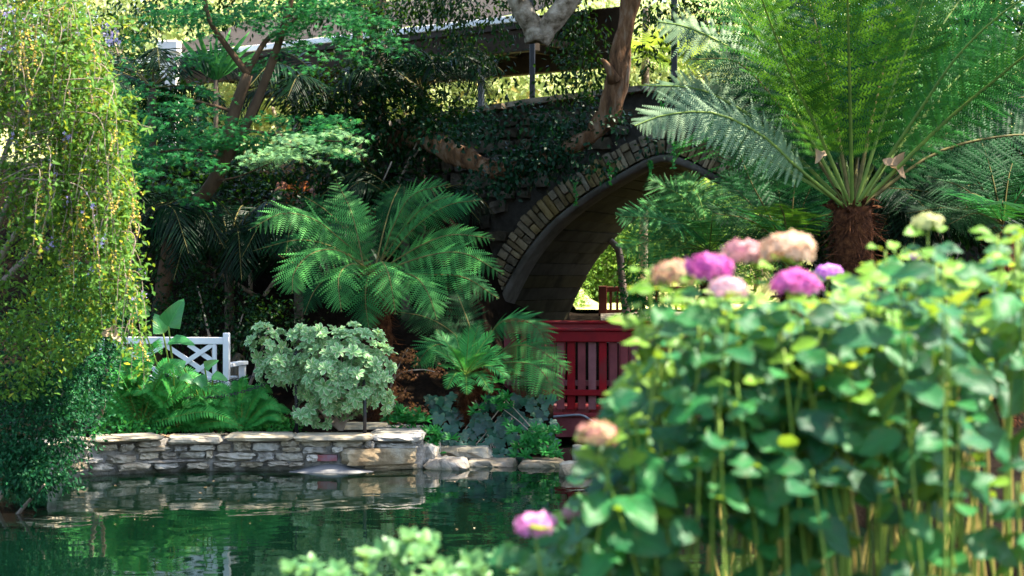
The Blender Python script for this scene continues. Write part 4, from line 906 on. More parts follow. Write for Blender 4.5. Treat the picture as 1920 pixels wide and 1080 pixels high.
bk = [([(1480, 470, 17.6), (tx * .5 + 740 + ox, ty * .5 + 235 - 20, 17.6 + dd * .5), (tx, ty, 17.6 + dd)], 0.46, mt, dict(roll=r)) for tx, ty, dd, mt, r, ox in [
 (1375, 250, .2, 'fern_dark', .2, -20), (1440, 290, .5, 'fern_blue', 0, 0), (1500, 260, .4, 'fern_dark', 0, 0), (1340, 400, -.3, 'fern_dark', .4, 0), (1380, 470, -.6, 'fern_dark', .3, 0), (1460, 380, -.9, 'fern_gold', 0, 0), (1560, 400, -.3, 'fern_dark', -.3, 0), (1540, 320, .3, 'fern_blue', -.2, 0), (1430, 520, -.7, 'fern_dark', .1, 0), (1350, 330, .1, 'fern_blue', .4, -10), (1410, 400, -.7, 'fern_blue', .2, 0)]]
group_fern('tree_fern', 'dark tree fern with upright fronds between the arch and the shaggy trunk', 'tree fern', C5, (C5[0], C5[1], H(C5[0], C5[1])), bk, (0.13, 0.10), npin=28, hang=0.25, rr=0.011, fine=PINNA_BIG, wf=.8)
C6 = W(1880, 420, 17.2)
bk = [([(1880, 420, 17.2), (tx * .5 + 940 + ox, ty * .5 + 210 - 20, 17.2 + dd * .5), (tx, ty, 17.2 + dd)], 0.46, mt, dict(roll=r)) for tx, ty, dd, mt, r, ox in [
 (1740, 330, .1, 'fern_dark', .3, 0), (1760, 260, .4, 'fern_blue', .3, 0), (1830, 240, .3, 'fern_dark', 0, 0), (1700, 400, -.3, 'fern_dark', .4, 0), (1800, 360, -.8, 'fern_blue', .1, 0), (1900, 300, .3, 'fern_dark', 0, 0), (1960, 330, -.2, 'fern_blue', -.2, 0), (1780, 420, -.7, 'fern_dark', .2, 0), (1880, 380, -1.0, 'fern_dark', 0, 0), (1640, 350, .4, 'fern_dark', .4, 0)]]
group_fern('tree_fern', 'dark blue green tree fern on the right bank behind the great tree fern', 'tree fern', C6, (C6[0], C6[1], H(C6[0], C6[1])), bk, (0.13, 0.10), npin=28, hang=0.3, rr=0.011, fine=PINNA_BIG, wf=.8)

# ------------------------------------------------------------------ palms
def palm_fronds(t, c, n, length, mat, el=(0.2, 1.2), rac='rachis_brown', droop=0.6, width=0.55, npin=34, name='frond', seed=0, az0=0.0, azs=6.283):
    rs = np.random.default_rng(seed); c = np.asarray(c, float)
    for i in range(n):
        az = az0 + azs * (i + 0.6 * rs.random()) / n; e = rs.uniform(*el); L = length * rs.uniform(0.8, 1.1); h = np.array([math.cos(az), math.sin(az), 0])
        P = [c, c + h * L * 0.35 * math.cos(e) + ZZ * L * 0.35 * math.sin(e), c + h * L * 0.7 * math.cos(e * .75) + ZZ * L * (0.62 * math.sin(e) - 0.10 * droop), c + h * L * (0.95 * math.cos(e * .5)) + ZZ * L * (0.75 * math.sin(e) - 0.55 * droop)]
        m = MB(); frond(m, P, width, npin, LEAFLETS, 0, 0.2, 0.7, hang=0.5, rr=0.012, up=0.15, jit=0.05, peak=0.3); put(name, m, [mat, rac], t, True, P[0])
def palm(label, px, py, d, n, length, mat='palm_dark', gy=None, trunk_r=0.05, **kw):
    c = W(px, py, d); g = (c[0], c[1], min(H(c[0], c[1]), c[2] - 0.1)); t = thing('palm', label, 'palm', g)
    m = MB(); tube(m, np.linspace(np.array(g) - (0, 0, .05), c, 12), np.where(np.arange(12) % 2, trunk_r, trunk_r * 1.12), 10); put('trunk', m, 'bark_palm', t)
    palm_fronds(t, c, n, length, mat, **kw); return t
palm('dark feather palm drooping its leaves in the deep shade behind the bench', 430, 470, 19.6, 13, 1.35, seed=1, droop=1.0, el=(0.3, 1.2))
palm('dark feather palm tucked under the middle tree fern', 560, 500, 19.3, 11, 1.15, seed=2, droop=1.0, el=(0.3, 1.1))
palm('dark feather palm beside the flowering shrub under the maple', 250, 420, 18.8, 11, 1.3, seed=3, droop=0.9, el=(0.3, 1.2))
palm('dark feather palm at the foot of the abutment wall', 760, 420, 20.6, 10, 1.2, seed=4, droop=0.8, el=(0.4, 1.2))
palm('slender palm arching over the terrace below the white pillar', 285, 165, 21.5, 9, 1.5, seed=5, droop=0.7, el=(0.1, 0.8))
palm('blue grey palm arching its fronds before the bright terrace opening', 620, 190, 21.5, 10, 1.6, seed=6, droop=0.6, el=(0.2, 0.9))
palm('palm with one glossy arching frond over the bridge approach', 790, 175, 21.6, 9, 1.3, seed=7, droop=0.8, el=(0.4, 1.1))
palm('dark fan of palm leaves on the right bank below the ferns', 1760, 430, 17.9, 12, 1.1, seed=8, droop=1.0, el=(0.3, 1.2))
# strap-leaved plant by the awning
c = W(405, 150, 21.0); sp = thing('strap_plant', 'upright strap leaved plant catching light below the awning', 'plant', (c[0], c[1], H(c[0], c[1])))
m = MB(); tube(m, [(c[0], c[1], H(c[0], c[1])), c], 0.03, 8); put('stem', m, 'bark_palm', sp)
ST = strip_leaf(lambda t: 0.06 * (1 - t) ** 0.4 * min(1, t * 5 + 0.4), 5, 0.6, 0.12, cross=1)
for i in range(11):
    m = MB(); a = -0.9 + 1.8 * i / 10; scatter(m, ST, [c], frames(np.array([[math.sin(a), -0.25 + 0.5 * R.random(), math.cos(a)]]), np.array([[-math.cos(a) * .3, -1, 0.2]])), [0.5 + 0.25 * R.random()]); put('leaf', m, 'fern_green', sp, True, c)
# ringed palm trunks rising past the awning
for px, d, r, y0, lb in ((706, 21.8, 0.105, 330, 'dark ringed palm trunk rising in front of the awning'), (668, 22.6, 0.07, 330, 'slimmer palm trunk just behind the dark ringed trunk')):
    a = W(px, y0, d); g = (a[0], a[1], H(a[0], a[1])); b = W(px + 6, -330, d); t = thing('tall_palm', lb, 'palm', g); zs = np.linspace(0, 1, 90)
    m = MB(); tube(m, np.array(g) + (b - np.array(g)) * zs[:, None], r * np.where(np.arange(90) % 6 == 0, 1.10, 1.0), 14); put('trunk', m, 'bark_palm', t)
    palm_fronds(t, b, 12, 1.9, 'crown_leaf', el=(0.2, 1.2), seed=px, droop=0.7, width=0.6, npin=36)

# ------------------------------------------------------------------ trees
def branchy(mb, P, r0, r1, sides=9, mi=0, bump=0.06, n=26): 
    Q = catmull(P, n); tube(mb, Q, np.linspace(r0, r1, n), sides, mi, True, bump); return Q
# maple: layered pads of star leaves
t0 = W(318, 470, 18.9); mg = (t0[0] - 0.25, t0[1] + 0.1, H(t0[0] - .25, t0[1] + .1))
mp = thing('maple_tree', 'small maple with leaning brown trunks and layered pads of star shaped leaves', 'tree', mg)
m = MB(); branchy(m, [mg, t0, W(355, 400, 18.8), W(410, 325, 18.7), W(438, 215, 18.8), W(465, 140, 18.8)], 0.10, 0.062)
branchy(m, [W(410, 325, 18.7), W(470, 215, 18.9), W(505, 130, 18.9), W(532, 50, 18.9), W(560, -60, 18.9)], 0.06, 0.035)
put('trunk', m, 'bark_maple', mp)
for P, r in (([W(465, 140, 18.8), W(420, 80, 18.7), W(390, 30, 18.6), W(380, -60, 18.6)], .042), ([W(462, 140, 18.8), W(500, 75, 18.9), W(550, 40, 19.0), W(600, -30, 19.0)], .036), ([W(435, 240, 18.8), W(500, 250, 18.5), W(560, 262, 18.3), W(640, 265, 18.1)], .02), ([W(420, 300, 18.7), W(360, 280, 18.4), W(300, 285, 18.2)], .022), ([W(440, 210, 18.8), W(370, 190, 18.6), W(280, 170, 18.4)], .022), ([W(400, 340, 18.7), W(450, 330, 18.4), W(520, 300, 18.1)], .014), ([W(360, 390, 18.8), W(350, 360, 18.7), W(345, 340, 18.6)], .02)):
    m = MB(); branchy(m, P, r, r * .4, 7, n=14); put('branch', m, 'bark_maple', mp)
m = MB(); P, D = clumps(3000, (-3.0, 18.3, 6.3), (2.6, 2.2, .8), 90, .22, .5, .3); P = P[P[:, 2] > 5.25]; D = RNG.normal(size=(len(P), 3)) * (1, 1, .3); scatter(m, MAPLE, P, frames(D, RNG.normal(size=(len(P), 3)) * .3 + (0, 0, 1)), 0.07 + .03 * RNG.random(len(P))); put('upper_foliage', m, 'maple_green', mp)['kind'] = 'stuff'  # unseen upper crown added to keep sky light off the bank behind the bench
for P in ([W(380, -60, 18.6), (-3.4, 18.5, 5.9), (-4.2, 18.2, 6.4)], [W(560, -60, 18.9), (-2.2, 18.7, 6.0), (-1.6, 18.3, 6.5)]):
    mq = MB(); branchy(mq, P, .03, .012, 7, n=12); put('branch', mq, 'bark_maple', mp)
m = MB(); ml = MB()
pads = [  # px, py, d, half width px, half height px, leaves, sunlit colour
 (470, 262, 18.5, 190, 22, 1300, 0), (330, 285, 18.2, 110, 30, 900, 0), (300, 340, 18.0, 60, 28, 380, 0), (280, 175, 18.4, 110, 42, 1000, 0), (235, 215, 18.2, 60, 30, 300, 0), (550, 225, 18.7, 130, 14, 420, 0), (470, 30, 19.0, 190, 34, 1500, 0), (640, 25, 19.0, 100, 30, 700, 0), (560, 5, 19.1, 120, 25, 700, 0), (700, 60, 19.2, 60, 25, 260, 0), (430, 85, 19.1, 60, 22, 260, 0), (560, 70, 19.2, 90, 22, 380, 0), (640, 90, 19.3, 60, 16, 160, 0), (400, 20, 18.8, 80, 30, 500, 0), (345, 45, 18.7, 90, 40, 420, 0), (655, 45, 18.4, 45, 10, 90, 0), (380, 215, 18.7, 60, 18, 160, 0), (560, 110, 19.2, 90, 20, 160, 0), (430, 240, 18.2, 200, 12, 350, 0),
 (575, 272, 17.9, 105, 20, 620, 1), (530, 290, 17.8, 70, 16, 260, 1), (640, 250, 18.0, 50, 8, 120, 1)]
for px, py, d, hw, hh, n, lt in pads:
    n = int(n * .72)
    c = W(px, py, d); s = d / F; k = max(5, n // 28); cc = np.c_[RNG.uniform(-1, 1, k) * hw * s, RNG.normal(size=k) * 0.4, RNG.normal(size=k) * hh * s * 0.6]
    g = RNG.integers(0, k, n); P = c + cc[g] + RNG.normal(size=(n, 3)) * np.array([0.11, 0.15, 0.022])
    P[:, 2] -= 0.10 * ((P[:, 0] - c[0]) / (hw * s)) ** 2
    D = np.c_[RNG.normal(size=n), RNG.normal(size=n) - 0.5, -0.35 + 0.25 * RNG.normal(size=n)]; N = np.c_[RNG.normal(size=n) * .25, -0.55 + RNG.normal(size=n) * .3, np.ones(n)]
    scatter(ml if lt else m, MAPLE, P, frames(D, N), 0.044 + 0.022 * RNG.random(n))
put('foliage', m, 'maple_green', mp)['kind'] = 'stuff'; put('lit_foliage', ml, 'lit_maple', mp)['kind'] = 'stuff'

# old leaning tree whose trunk lies against the bridge
q0 = W(668, 330, 23.2); lt = thing('leaning_tree', 'old leaning tree with orange brown trunk sprawling across the stone bridge', 'tree', (q0[0], q0[1], H(q0[0], q0[1])))
m = MB(); Q = catmull([(q0[0], q0[1], H(q0[0], q0[1]) - .1), W(735, 268, 21.9), W(795, 262, 21.0), W(865, 292, 20.6), W(940, 320, 20.4), W(1030, 295, 20.35), W(1100, 258, 20.3), W(1142, 215, 20.3), W(1158, 150, 20.3), W(1168, 80, 20.3), W(1190, -20, 20.3), W(1215, -150, 20.4), W(1230, -330, 20.8)], 80)
rad = np.interp(np.linspace(0, 1, 80), [0, .15, .3, .5, .62, .75, 1], [.17, .145, .115, .085, .135, .115, .095]); tube(m, Q, rad, 22, 0, True, 0.06); V_ = m.V[-1]; m.V[-1] = V_ + np.array([list(mnoise.noise_vector(Vector((v[0] * 5, v[1] * 5, v[2] * 2.2)))) for v in V_]) * .05 + np.array([list(mnoise.noise_vector(Vector((v[0] * 14, v[1] * 14, v[2] * 7)))) for v in V_]) * .022
tube(m, catmull([W(1152, 150, 20.2), W(1138, 122, 20.1), W(1128, 112, 20.05)], 6), [0.09, 0.06, 0.045, .035, .03, .02], 9, 0, True, 0.1)
put('trunk', m, 'bark_brown', lt)
m = MB(); J = W(1012, 62, 19.9)
branchy(m, [W(1006, 78, 19.9), W(1001, 55, 19.9), W(980, 18, 19.9), W(962, -20, 19.9), W(945, -90, 19.9), W(940, -200, 20.0)], 0.135, 0.10, 16, 0, 0.14, 40)
branchy(m, [W(1010, 78, 19.9), W(1026, 52, 19.9), W(1055, 15, 19.9), W(1100, -50, 20.0), W(1160, -150, 20.3), W(1222, -250, 20.6)], 0.125, 0.13, 16, 0, 0.14, 40)
stone(m, W(1011, 68, 19.88), (0.24, 0.22, 0.13), 5, div=(6, 6, 4), rough=0.16, p=3)
put('forked_limb', m, 'bark_pale', lt)
def crown(t, blobs, mat, size, name='crown', tmpl=LEAF_S, droop=.5):
    m = MB()
    for c, rad, n, k, cr in blobs:
        P, D = clumps(n, c, rad, k, cr, 0.8, 0.35); cloud(m, P, D, tmpl, size, 0, 0.6, droop)
    o = put(name, m, mat, t); o['kind'] = 'stuff'; return o
crown(lt, [((1.3, 16.7, 7.7), (1.7, 1.2, .8), 2600, 44, .28), ((3.4, 17.2, 7.9), (1.5, 1.3, .8), 2200, 40, .28), ((6.2, 16.6, 8.4), (1.5, 1.5, .8), 2200, 40, .28), ((5.6, 14.9, 8.6), (1.3, 1.2, .7), 1300, 30, .26), ((6.2, 20.6, 8.2), (1.6, 1.7, .9), 2600, 40, .28), ((3.4, 20.0, 8.2), (2.3, 2.6, 1.0), 6000, 90, .30), ((1.6, 19.2, 7.6), (1.7, 1.9, .9), 3600, 60, .28), ((4.6, 23.4, 8.0), (1.8, 2.2, 1.0), 3200, 50, .3), ((1.8, 23.0, 7.6), (2.2, 1.8, .9), 3600, 60, .3)], 'crown_leaf', 0.14)  # crown out of view, clumps added towards the sun to shade the middle
# fine hanging foliage of that tree, in view
m = MB()
for px, py, d, rx, rz, n, k in ((830, 40, 20.6, .55, .45, 900, 26), (930, 30, 20.8, .45, .35, 600, 18), (900, 90, 20.7, .35, .25, 260, 10), (1090, 40, 20.9, .45, .35, 900, 24), (1110, 120, 20.8, .30, .40, 700, 18), (1040, 140, 20.8, .35, .40, 380, 14), (1240, 20, 20.6, .40, .30, 700, 18), (1090, 200, 20.6, .25, .25, 200, 8), (780, 10, 20.8, .5, .3, 800, 20), (560, 8, 21.6, .9, .25, 1300, 26), (420, 15, 21.6, .8, .3, 1200, 24), (660, 30, 21.6, .5, .3, 800, 18), (300, 10, 21.8, .6, .35, 800, 18), (1330, 20, 20.8, .5, .3, 700, 16), (720, 30, 20.9, .4, .3, 600, 16), (860, 5, 20.8, .5, .25, 700, 16), (1280, 60, 20.5, .2, .25, 160, 6), (1010, -30, 20.9, .9, .25, 900, 22), (950, 140, 20.9, .3, .35, 160, 8), (1215, 90, 20.7, .12, .5, 160, 8)):
    n = int(n * .55); P, D = clumps(n, W(px, py, d), (rx, .35, rz), k, .09, 1.3, .2); cloud(m, P, D, LEAF_S, 0.075, 0, .5, .9)
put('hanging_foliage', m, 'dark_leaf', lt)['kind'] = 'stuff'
# creeper over the bridge wall
cr = thing('creeper', 'dark glossy creeper draped over the stone bridge wall and trunk', 'plant', W(960, 330, 20.9))
m = MB(); tw = MB()
for px, py, rx, rz, n, k in ((1000, 225, .75, .16, 800, 26), (1060, 270, .45, .14, 500, 16), (980, 305, .5, .13, 700, 18), (900, 235, .35, .2, 320, 12), (1150, 235, .25, .12, 160, 8), (1050, 315, .35, .08, 200, 8), (880, 345, .3, .10, 160, 8), (1120, 310, .22, .08, 110, 6), (1230, 275, .2, .08, 60, 5), (1290, 180, .35, .08, 160, 8), (850, 250, .35, .15, 260, 12), (930, 340, .25, .10, 160, 8), (1030, 295, .35, .10, 420, 12), (960, 325, .25, .08, 220, 8)):
    n = int(n * .62); P, D = clumps(n, W(px, py, 20.22), (rx, .20, rz), k, .085, 1.0, .2); D[:, 1] -= .6; cloud(m, P, D, LEAF_OV, 0.066, 0, .4, .5)
put('foliage', m, 'creeper_leaf', cr)['kind'] = 'stuff'
for px, y0, y1 in ((1257, 245, 315), (1240, 190, 240), (1140, 300, 345), (1216, 300, 335), (1075, 340, 385)):
    a = W(px, y0, 20.3); b = W(px + 4, y1, 20.2); m = MB(); Q = catmull([a, (a + b) / 2 + (.02, 0, 0), b], 16); tube(m, Q, .004, 4)
    n = 30; g = RNG.integers(0, 16, n); scatter(m, LEAF_OV, Q[g], frames(RNG.normal(size=(n, 3)) + (0, -.3, -.3), RNG.normal(size=(n, 3)) + (0, -1, 0)), 0.03 + .03 * RNG.random(n)); put('tendril', m, 'azalea_leaf', cr)
# dark shrub mass left of the bridge head
def shrub(name, label, blobs, mat, size, tmpl=LEAF_S, stems=3, droop=.35, jit=.6, ground=None, group=None, flat=1.0, barkm='twig', cat='shrub'):
    c0 = np.array(blobs[0][0], float); g = ground or (c0[0], c0[1] + .1, H(c0[0], c0[1] + .1)); t = thing(name, label, cat, g, group); m = MB()
    for c, rad, n, k, crr in blobs:
        P, D = clumps(n, c, rad, k, crr, flat, .45); cloud(m, P, D, tmpl, size, 0, .5, droop, jit)
    put('foliage', m, mat, t)['kind'] = 'stuff'
    for i in range(stems):
        b = blobs[i % len(blobs)]; e = np.array(b[0]) + RNG.normal(size=3) * np.array(b[1]) * .35; m = MB(); branchy(m, [np.array(g) + (0.08 * (i - 1), 0, -.03), (np.array(g) + e) / 2 + RNG.normal(size=3) * .06, e], .028, .008, 6, n=10); put('stem', m, barkm, t)
    return t
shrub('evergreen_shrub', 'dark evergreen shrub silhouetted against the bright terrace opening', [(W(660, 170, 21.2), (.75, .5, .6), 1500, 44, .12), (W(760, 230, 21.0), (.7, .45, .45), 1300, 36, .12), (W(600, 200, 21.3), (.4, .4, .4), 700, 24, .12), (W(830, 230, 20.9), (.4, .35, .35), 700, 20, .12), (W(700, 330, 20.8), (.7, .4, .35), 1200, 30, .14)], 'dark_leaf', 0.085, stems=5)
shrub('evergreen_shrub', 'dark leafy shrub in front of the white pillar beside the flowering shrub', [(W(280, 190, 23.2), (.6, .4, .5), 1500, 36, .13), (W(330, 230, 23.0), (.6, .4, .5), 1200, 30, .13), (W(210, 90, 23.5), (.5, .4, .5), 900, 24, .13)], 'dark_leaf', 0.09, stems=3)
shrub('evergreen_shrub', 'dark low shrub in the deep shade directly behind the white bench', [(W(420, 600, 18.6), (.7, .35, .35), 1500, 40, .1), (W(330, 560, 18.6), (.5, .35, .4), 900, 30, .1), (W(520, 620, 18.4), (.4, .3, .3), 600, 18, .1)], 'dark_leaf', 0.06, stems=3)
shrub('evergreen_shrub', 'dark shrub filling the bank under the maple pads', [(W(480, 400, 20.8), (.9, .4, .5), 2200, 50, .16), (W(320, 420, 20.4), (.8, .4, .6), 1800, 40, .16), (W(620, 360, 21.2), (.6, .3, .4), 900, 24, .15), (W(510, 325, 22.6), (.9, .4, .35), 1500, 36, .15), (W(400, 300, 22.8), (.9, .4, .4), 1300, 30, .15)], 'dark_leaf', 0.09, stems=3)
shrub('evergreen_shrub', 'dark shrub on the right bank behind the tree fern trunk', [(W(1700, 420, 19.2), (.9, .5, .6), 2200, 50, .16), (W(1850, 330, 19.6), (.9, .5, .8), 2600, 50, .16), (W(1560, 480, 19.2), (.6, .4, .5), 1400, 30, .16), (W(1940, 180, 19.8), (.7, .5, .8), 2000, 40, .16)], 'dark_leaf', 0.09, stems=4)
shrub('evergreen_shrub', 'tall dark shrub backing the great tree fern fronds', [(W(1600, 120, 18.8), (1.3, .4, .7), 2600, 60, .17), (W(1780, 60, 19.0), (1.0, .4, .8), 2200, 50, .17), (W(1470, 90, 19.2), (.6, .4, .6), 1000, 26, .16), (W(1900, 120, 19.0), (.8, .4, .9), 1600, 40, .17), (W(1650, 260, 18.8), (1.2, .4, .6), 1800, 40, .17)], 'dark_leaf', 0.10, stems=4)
shrub('evergreen_shrub', 'climbing leafy bush between the brown slatted fence and the bright fern', [(W(1195, 530, 21.9), (.20, .2, .42), 900, 26, .07), (W(1215, 580, 21.6), (.22, .2, .2), 500, 14, .07)], 'azalea_leaf', 0.055, stems=2)
m = MB(); a = W(1148, 440, 24.5); bt = thing('bent_tree', 'thin bent grey trunk beyond the arch above the brown slatted fence', 'tree', (W(1176, 545, 24.5)[0], 24.5, H(W(1176, 545, 24.5)[0], 24.5)))
branchy(m, [(W(1176, 545, 24.5)[0], 24.5, H(W(1176, 545, 24.5)[0], 24.5)), W(1166, 520, 24.5), W(1160, 470, 24.5), W(1140, 445, 24.5), W(1120, 400, 24.5), W(1130, 300, 24.6), W(1150, 200, 24.8)], .06, .035, 9); put('trunk', m, 'twig', bt)
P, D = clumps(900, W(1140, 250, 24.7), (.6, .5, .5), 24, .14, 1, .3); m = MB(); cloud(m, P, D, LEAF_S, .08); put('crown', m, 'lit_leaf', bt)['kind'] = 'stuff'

# ------------------------------------------------------------------ left: flowering shrub hung with berries, dark shrub below
du = thing('flowering_shrub', 'tall weeping shrub hung with golden berries and lilac flowers at the pond corner', 'shrub', (-4.5, 13.6, H(-4.5, 13.6)))
for i in range(5):
    m = MB(); e = W(30 + 40 * i, 60 + 110 * i, 13.1); branchy(m, [(-4.5 + .05 * i, 13.6, .2), (-4.35, 13.4, 1.2), (e + (-4.3, 13.4, 1.5)) / 2 + (0, 0, .3), e], .045, .012, 7, n=16); put('stem', m, 'twig', du)
lf = MB(); tw = MB(); be = MB(); fl = MB()
def arch_tip(px): return np.interp(px, [0, 100, 150, 200, 235, 262], [-120, -60, 0, 110, 230, 420])
NB = 210
for i in range(NB):
    px = 270 * (RNG.random() ** 0.75) - 40 if i % 3 else (RNG.uniform(225, 268) if i % 12 == 0 else RNG.uniform(110, 235)); top = arch_tip(max(0, px)) + RNG.uniform(-20, 420) * (1 - .35 * (px > 200)); d = 12.9 + RNG.normal() * .35 - 0.2 * (px < 120)
    if top > 640: top = RNG.uniform(200, 600)
    L = RNG.uniform(60, 190); sx = RNG.uniform(-45, 30)
    a = W(px - 70 - RNG.uniform(0, 60), top + RNG.uniform(-30, 40), d + .35); b = W(px - 10, top - 12, d + .05); c = W(px + sx * .7, top + L * .45, d - .1); e = W(px + sx, top + L, d - .1)
    Q = catmull([a, b, c, e], 30); tube(tw, Q, np.linspace(.0045, .0018, 30), 4, 0, False)
    n = 56; g = RNG.integers(2, 30, n); P = Q[g] + RNG.normal(size=(n, 3)) * .035
    N = np.c_[RNG.normal(size=n) * .5, RNG.normal(size=n) * .5 - .6, np.ones(n)]; scatter(lf, LEAF_S, P, frames(RNG.normal(size=(n, 3)) + (0.25, -.3, -.45), N), .034 + .030 * RNG.random(n))
    if RNG.random() < .26:        # strings of berries at the hanging end
        for s in range(RNG.integers(1, 4)):
            k = RNG.integers(10, 24); o = Q[RNG.integers(14, 30)]; st = np.linspace(0, 1, k); B = o + np.c_[RNG.normal() * .05 * st, RNG.normal() * .05 * st - .02, -st * RNG.uniform(.10, .26)] + RNG.normal(size=(k, 3)) * .007
            scatter(be, OCTA, B, frames(RNG.normal(size=(k, 3)), RNG.normal(size=(k, 3))), .0065 + .004 * RNG.random(k)); tube(tw, np.vstack([o, B[k // 2], B[-1]]), .0016, 3, 0, False)
    if RNG.random() < .24:
        k = RNG.integers(5, 14); o = Q[RNG.integers(8, 30)]; scatter(fl, FLORET, o + RNG.normal(size=(k, 3)) * .028, frames(RNG.normal(size=(k, 3)), RNG.normal(size=(k, 3)) + (0, -1, .3)), .010 + .006 * RNG.random(k))
n = 26000; q = RNG.random(n); px = 300 * RNG.random(n) ** .8 - 60; lo = np.array([arch_tip(max(0, p)) for p in px]); hi = np.interp(px, [-60, 100, 180, 262], [760, 740, 640, 500]); py = lo + (hi - lo) * RNG.random(n)
dd = 13.15 + RNG.normal(size=n) * .33; P = np.stack([W(a, b, c) for a, b, c in zip(px, py, dd)])
nn = np.array([mnoise.noise(Vector(p * 4.5)) for p in P]); P = P[nn > -.10 + .14 * (px > 165)]; n = len(P)
scatter(lf, LEAF_S, P, frames(RNG.normal(size=(n, 3)) + (0.25, -.4, -.4), np.c_[RNG.normal(size=n) * .5, RNG.normal(size=n) * .5 - .5, np.ones(n)]), .034 + .030 * RNG.random(n))
put('foliage', lf, 'duranta_leaf', du)['kind'] = 'stuff'; put('twigs', tw, 'twig', du)['kind'] = 'stuff'; put('berries', be, 'berry', du)['kind'] = 'stuff'; put('flowers', fl, 'petal_lilac', du)['kind'] = 'stuff'
# arching sprays reaching right, with flower tails
for k, (pts, dr) in enumerate((([(40, 90, 12.8), (130, 75, 12.6), (190, 45, 12.5), (245, 48, 12.4)], 1), ([(60, 250, 12.7), (150, 225, 12.5), (210, 200, 12.4), (260, 180, 12.3)], 1), ([(70, 250, 12.6), (150, 240, 12.4), (220, 225, 12.3), (285, 240, 12.2)], 1), ([(50, 120, 12.6), (90, 100, 12.5), (130, 108, 12.4), (165, 120, 12.3)], 0))):
    Q = catmull([W(*p) for p in pts], 30); m = MB(); tube(m, Q, np.linspace(.006, .002, 30), 4, 0, False); n = 90; g = RNG.integers(4, 30, n)
    scatter(m, LEAF_S, Q[g] + RNG.normal(size=(n, 3)) * .02, frames(RNG.normal(size=(n, 3)) + (.5, -.2, 0), RNG.normal(size=(n, 3)) * .4 + (0, -.5, 1)), .05 + .035 * RNG.random(n), 1)
    for s in range(7):
        o = Q[18 + s + RNG.integers(0, 5)]; kk = 12; B = o + np.c_[np.linspace(0, .02, kk), np.zeros(kk), -np.linspace(0, .16, kk)] + RNG.normal(size=(kk, 3)) * .008
        scatter(m, FLORET, B, frames(RNG.normal(size=(kk, 3)), RNG.normal(size=(kk, 3)) + (0, -1, 0)), .008 + .007 * RNG.random(kk), 2 if (s < 5 and k == 0) else 1)
    put('spray', m, ['twig', 'duranta_leaf', 'petal_lilac'], du)
shrub('box_shrub', 'dark small leaved shrub hanging over the water below the flowering shrub', [(W(30, 800, 13.3), (.42, .35, .42), 2600, 70, .075), (W(110, 780, 13.5), (.36, .35, .38), 2100, 60, .07), (W(60, 690, 13.6), (.5, .35, .4), 1900, 50, .08), (W(60, 890, 13.1), (.30, .3, .16), 1700, 34, .06), (W(-5, 830, 13.25), (.25, .3, .3), 1600, 34, .07)], 'box_leaf', .042, stems=4, droop=.5, ground=(-4.45, 13.7, H(-4.45, 13.7)))
shrub('box_shrub', 'blue green small leaved bush between the flowering shrub and the bench ferns', [(W(205, 560, 15.6), (.20, .3, .42), 2000, 44, .055), (W(175, 690, 15.5), (.22, .3, .38), 2200, 44, .055), (W(150, 600, 15.3), (.28, .3, .5), 2000, 40, .07)], 'box_leaf', .042, stems=3, droop=.4, ground=(-4.1, 16.7, .3))

# ------------------------------------------------------------------ planting in front of the bench
def sword_fern(label, px, py, d, n, length, seed, lean=0.0):
    rs = np.random.default_rng(seed); c = W(px, py, d); c[2] = max(c[2], H(c[0], c[1])); c[2] = H(c[0], c[1]) + .05; t = thing('sword_fern', label, 'fern', (c[0], c[1], H(c[0], c[1])))
    for i in range(n):
        a = -1.25 + 2.5 * (i + rs.random()) / n + lean; L = length * rs.uniform(.7, 1.1); y = rs.uniform(-.55, .35); P = [c, c + np.array([math.sin(a) * .4, y * .3, math.cos(a) * .55]) * L, c + np.array([math.sin(a) * .8, y * .7, math.cos(a) * .85]) * L, c + np.array([math.sin(a) * 1.15, y, math.cos(a) * .85 - .12]) * L]
        m = MB(); frond(m, P, .10, 36, SWORD, rs.uniform(-.3, .3), .06, .35, hang=.1, rr=.005, peak=.25, up=.1, face=.9); put('frond', m, ['sword_green', 'rachis_green'], t, True, P[0])
for i, (px, d, n, L, lean, lb) in enumerate([(262, 16.6, 26, .95, .15, 'large sword fern spreading in front of the bench left end'), (335, 16.6, 18, .60, .2, 'sword fern in front of the bench seat'), (395, 16.6, 15, .48, .1, 'small sword fern below the sagging chain'), (452, 16.6, 18, .55, .1, 'sword fern beside the variegated shrub'), (225, 16.7, 14, .8, -.1, 'sword fern rising against the blue green bush'), (290, 16.8, 12, .62, .1, 'sword fern behind the larger ones at the bench back')]):
    sword_fern(lb, px, 790, d, n, L, 20 + i, lean)
ARUM = strip_leaf(lambda t: .36 * (1 - t) ** .62 * min(1, t * 7 + .25) * 1.25, 8, .25, .22, .08, 3)
def arum(label, px, leaves):
    c = W(px, 790, 16.75); c[2] = H(c[0], c[1]); t = thing('arum_plant', label, 'plant', c)
    for x, y, d, s, dr, nr in leaves:
        e = W(x, y, d); m = MB(); tube(m, catmull([c, (c + e) / 2 + (.03, 0, .05), e], 10), .008, 6); st = put('stalk', m, 'stem_green', t); m = MB()
        scatter(m, ARUM, [e], frames(np.array([dr], float), np.array([nr], float)), [s]); put('leaf', m, 'arum_leaf', st, True, e)
arum('arum lily with broad glossy leaves standing above the bench back', 322, [(316, 612, 16.6, .30, (.45, -.15, .9), (-.1, -1, .15)), (306, 625, 16.7, .22, (-.35, .1, .8), (.2, -1, .2)), (318, 640, 16.5, .26, (1, -.3, .05), (0, -.5, 1)), (262, 598, 16.8, .26, (-.05, -.1, 1), (.1, -1, .1))])
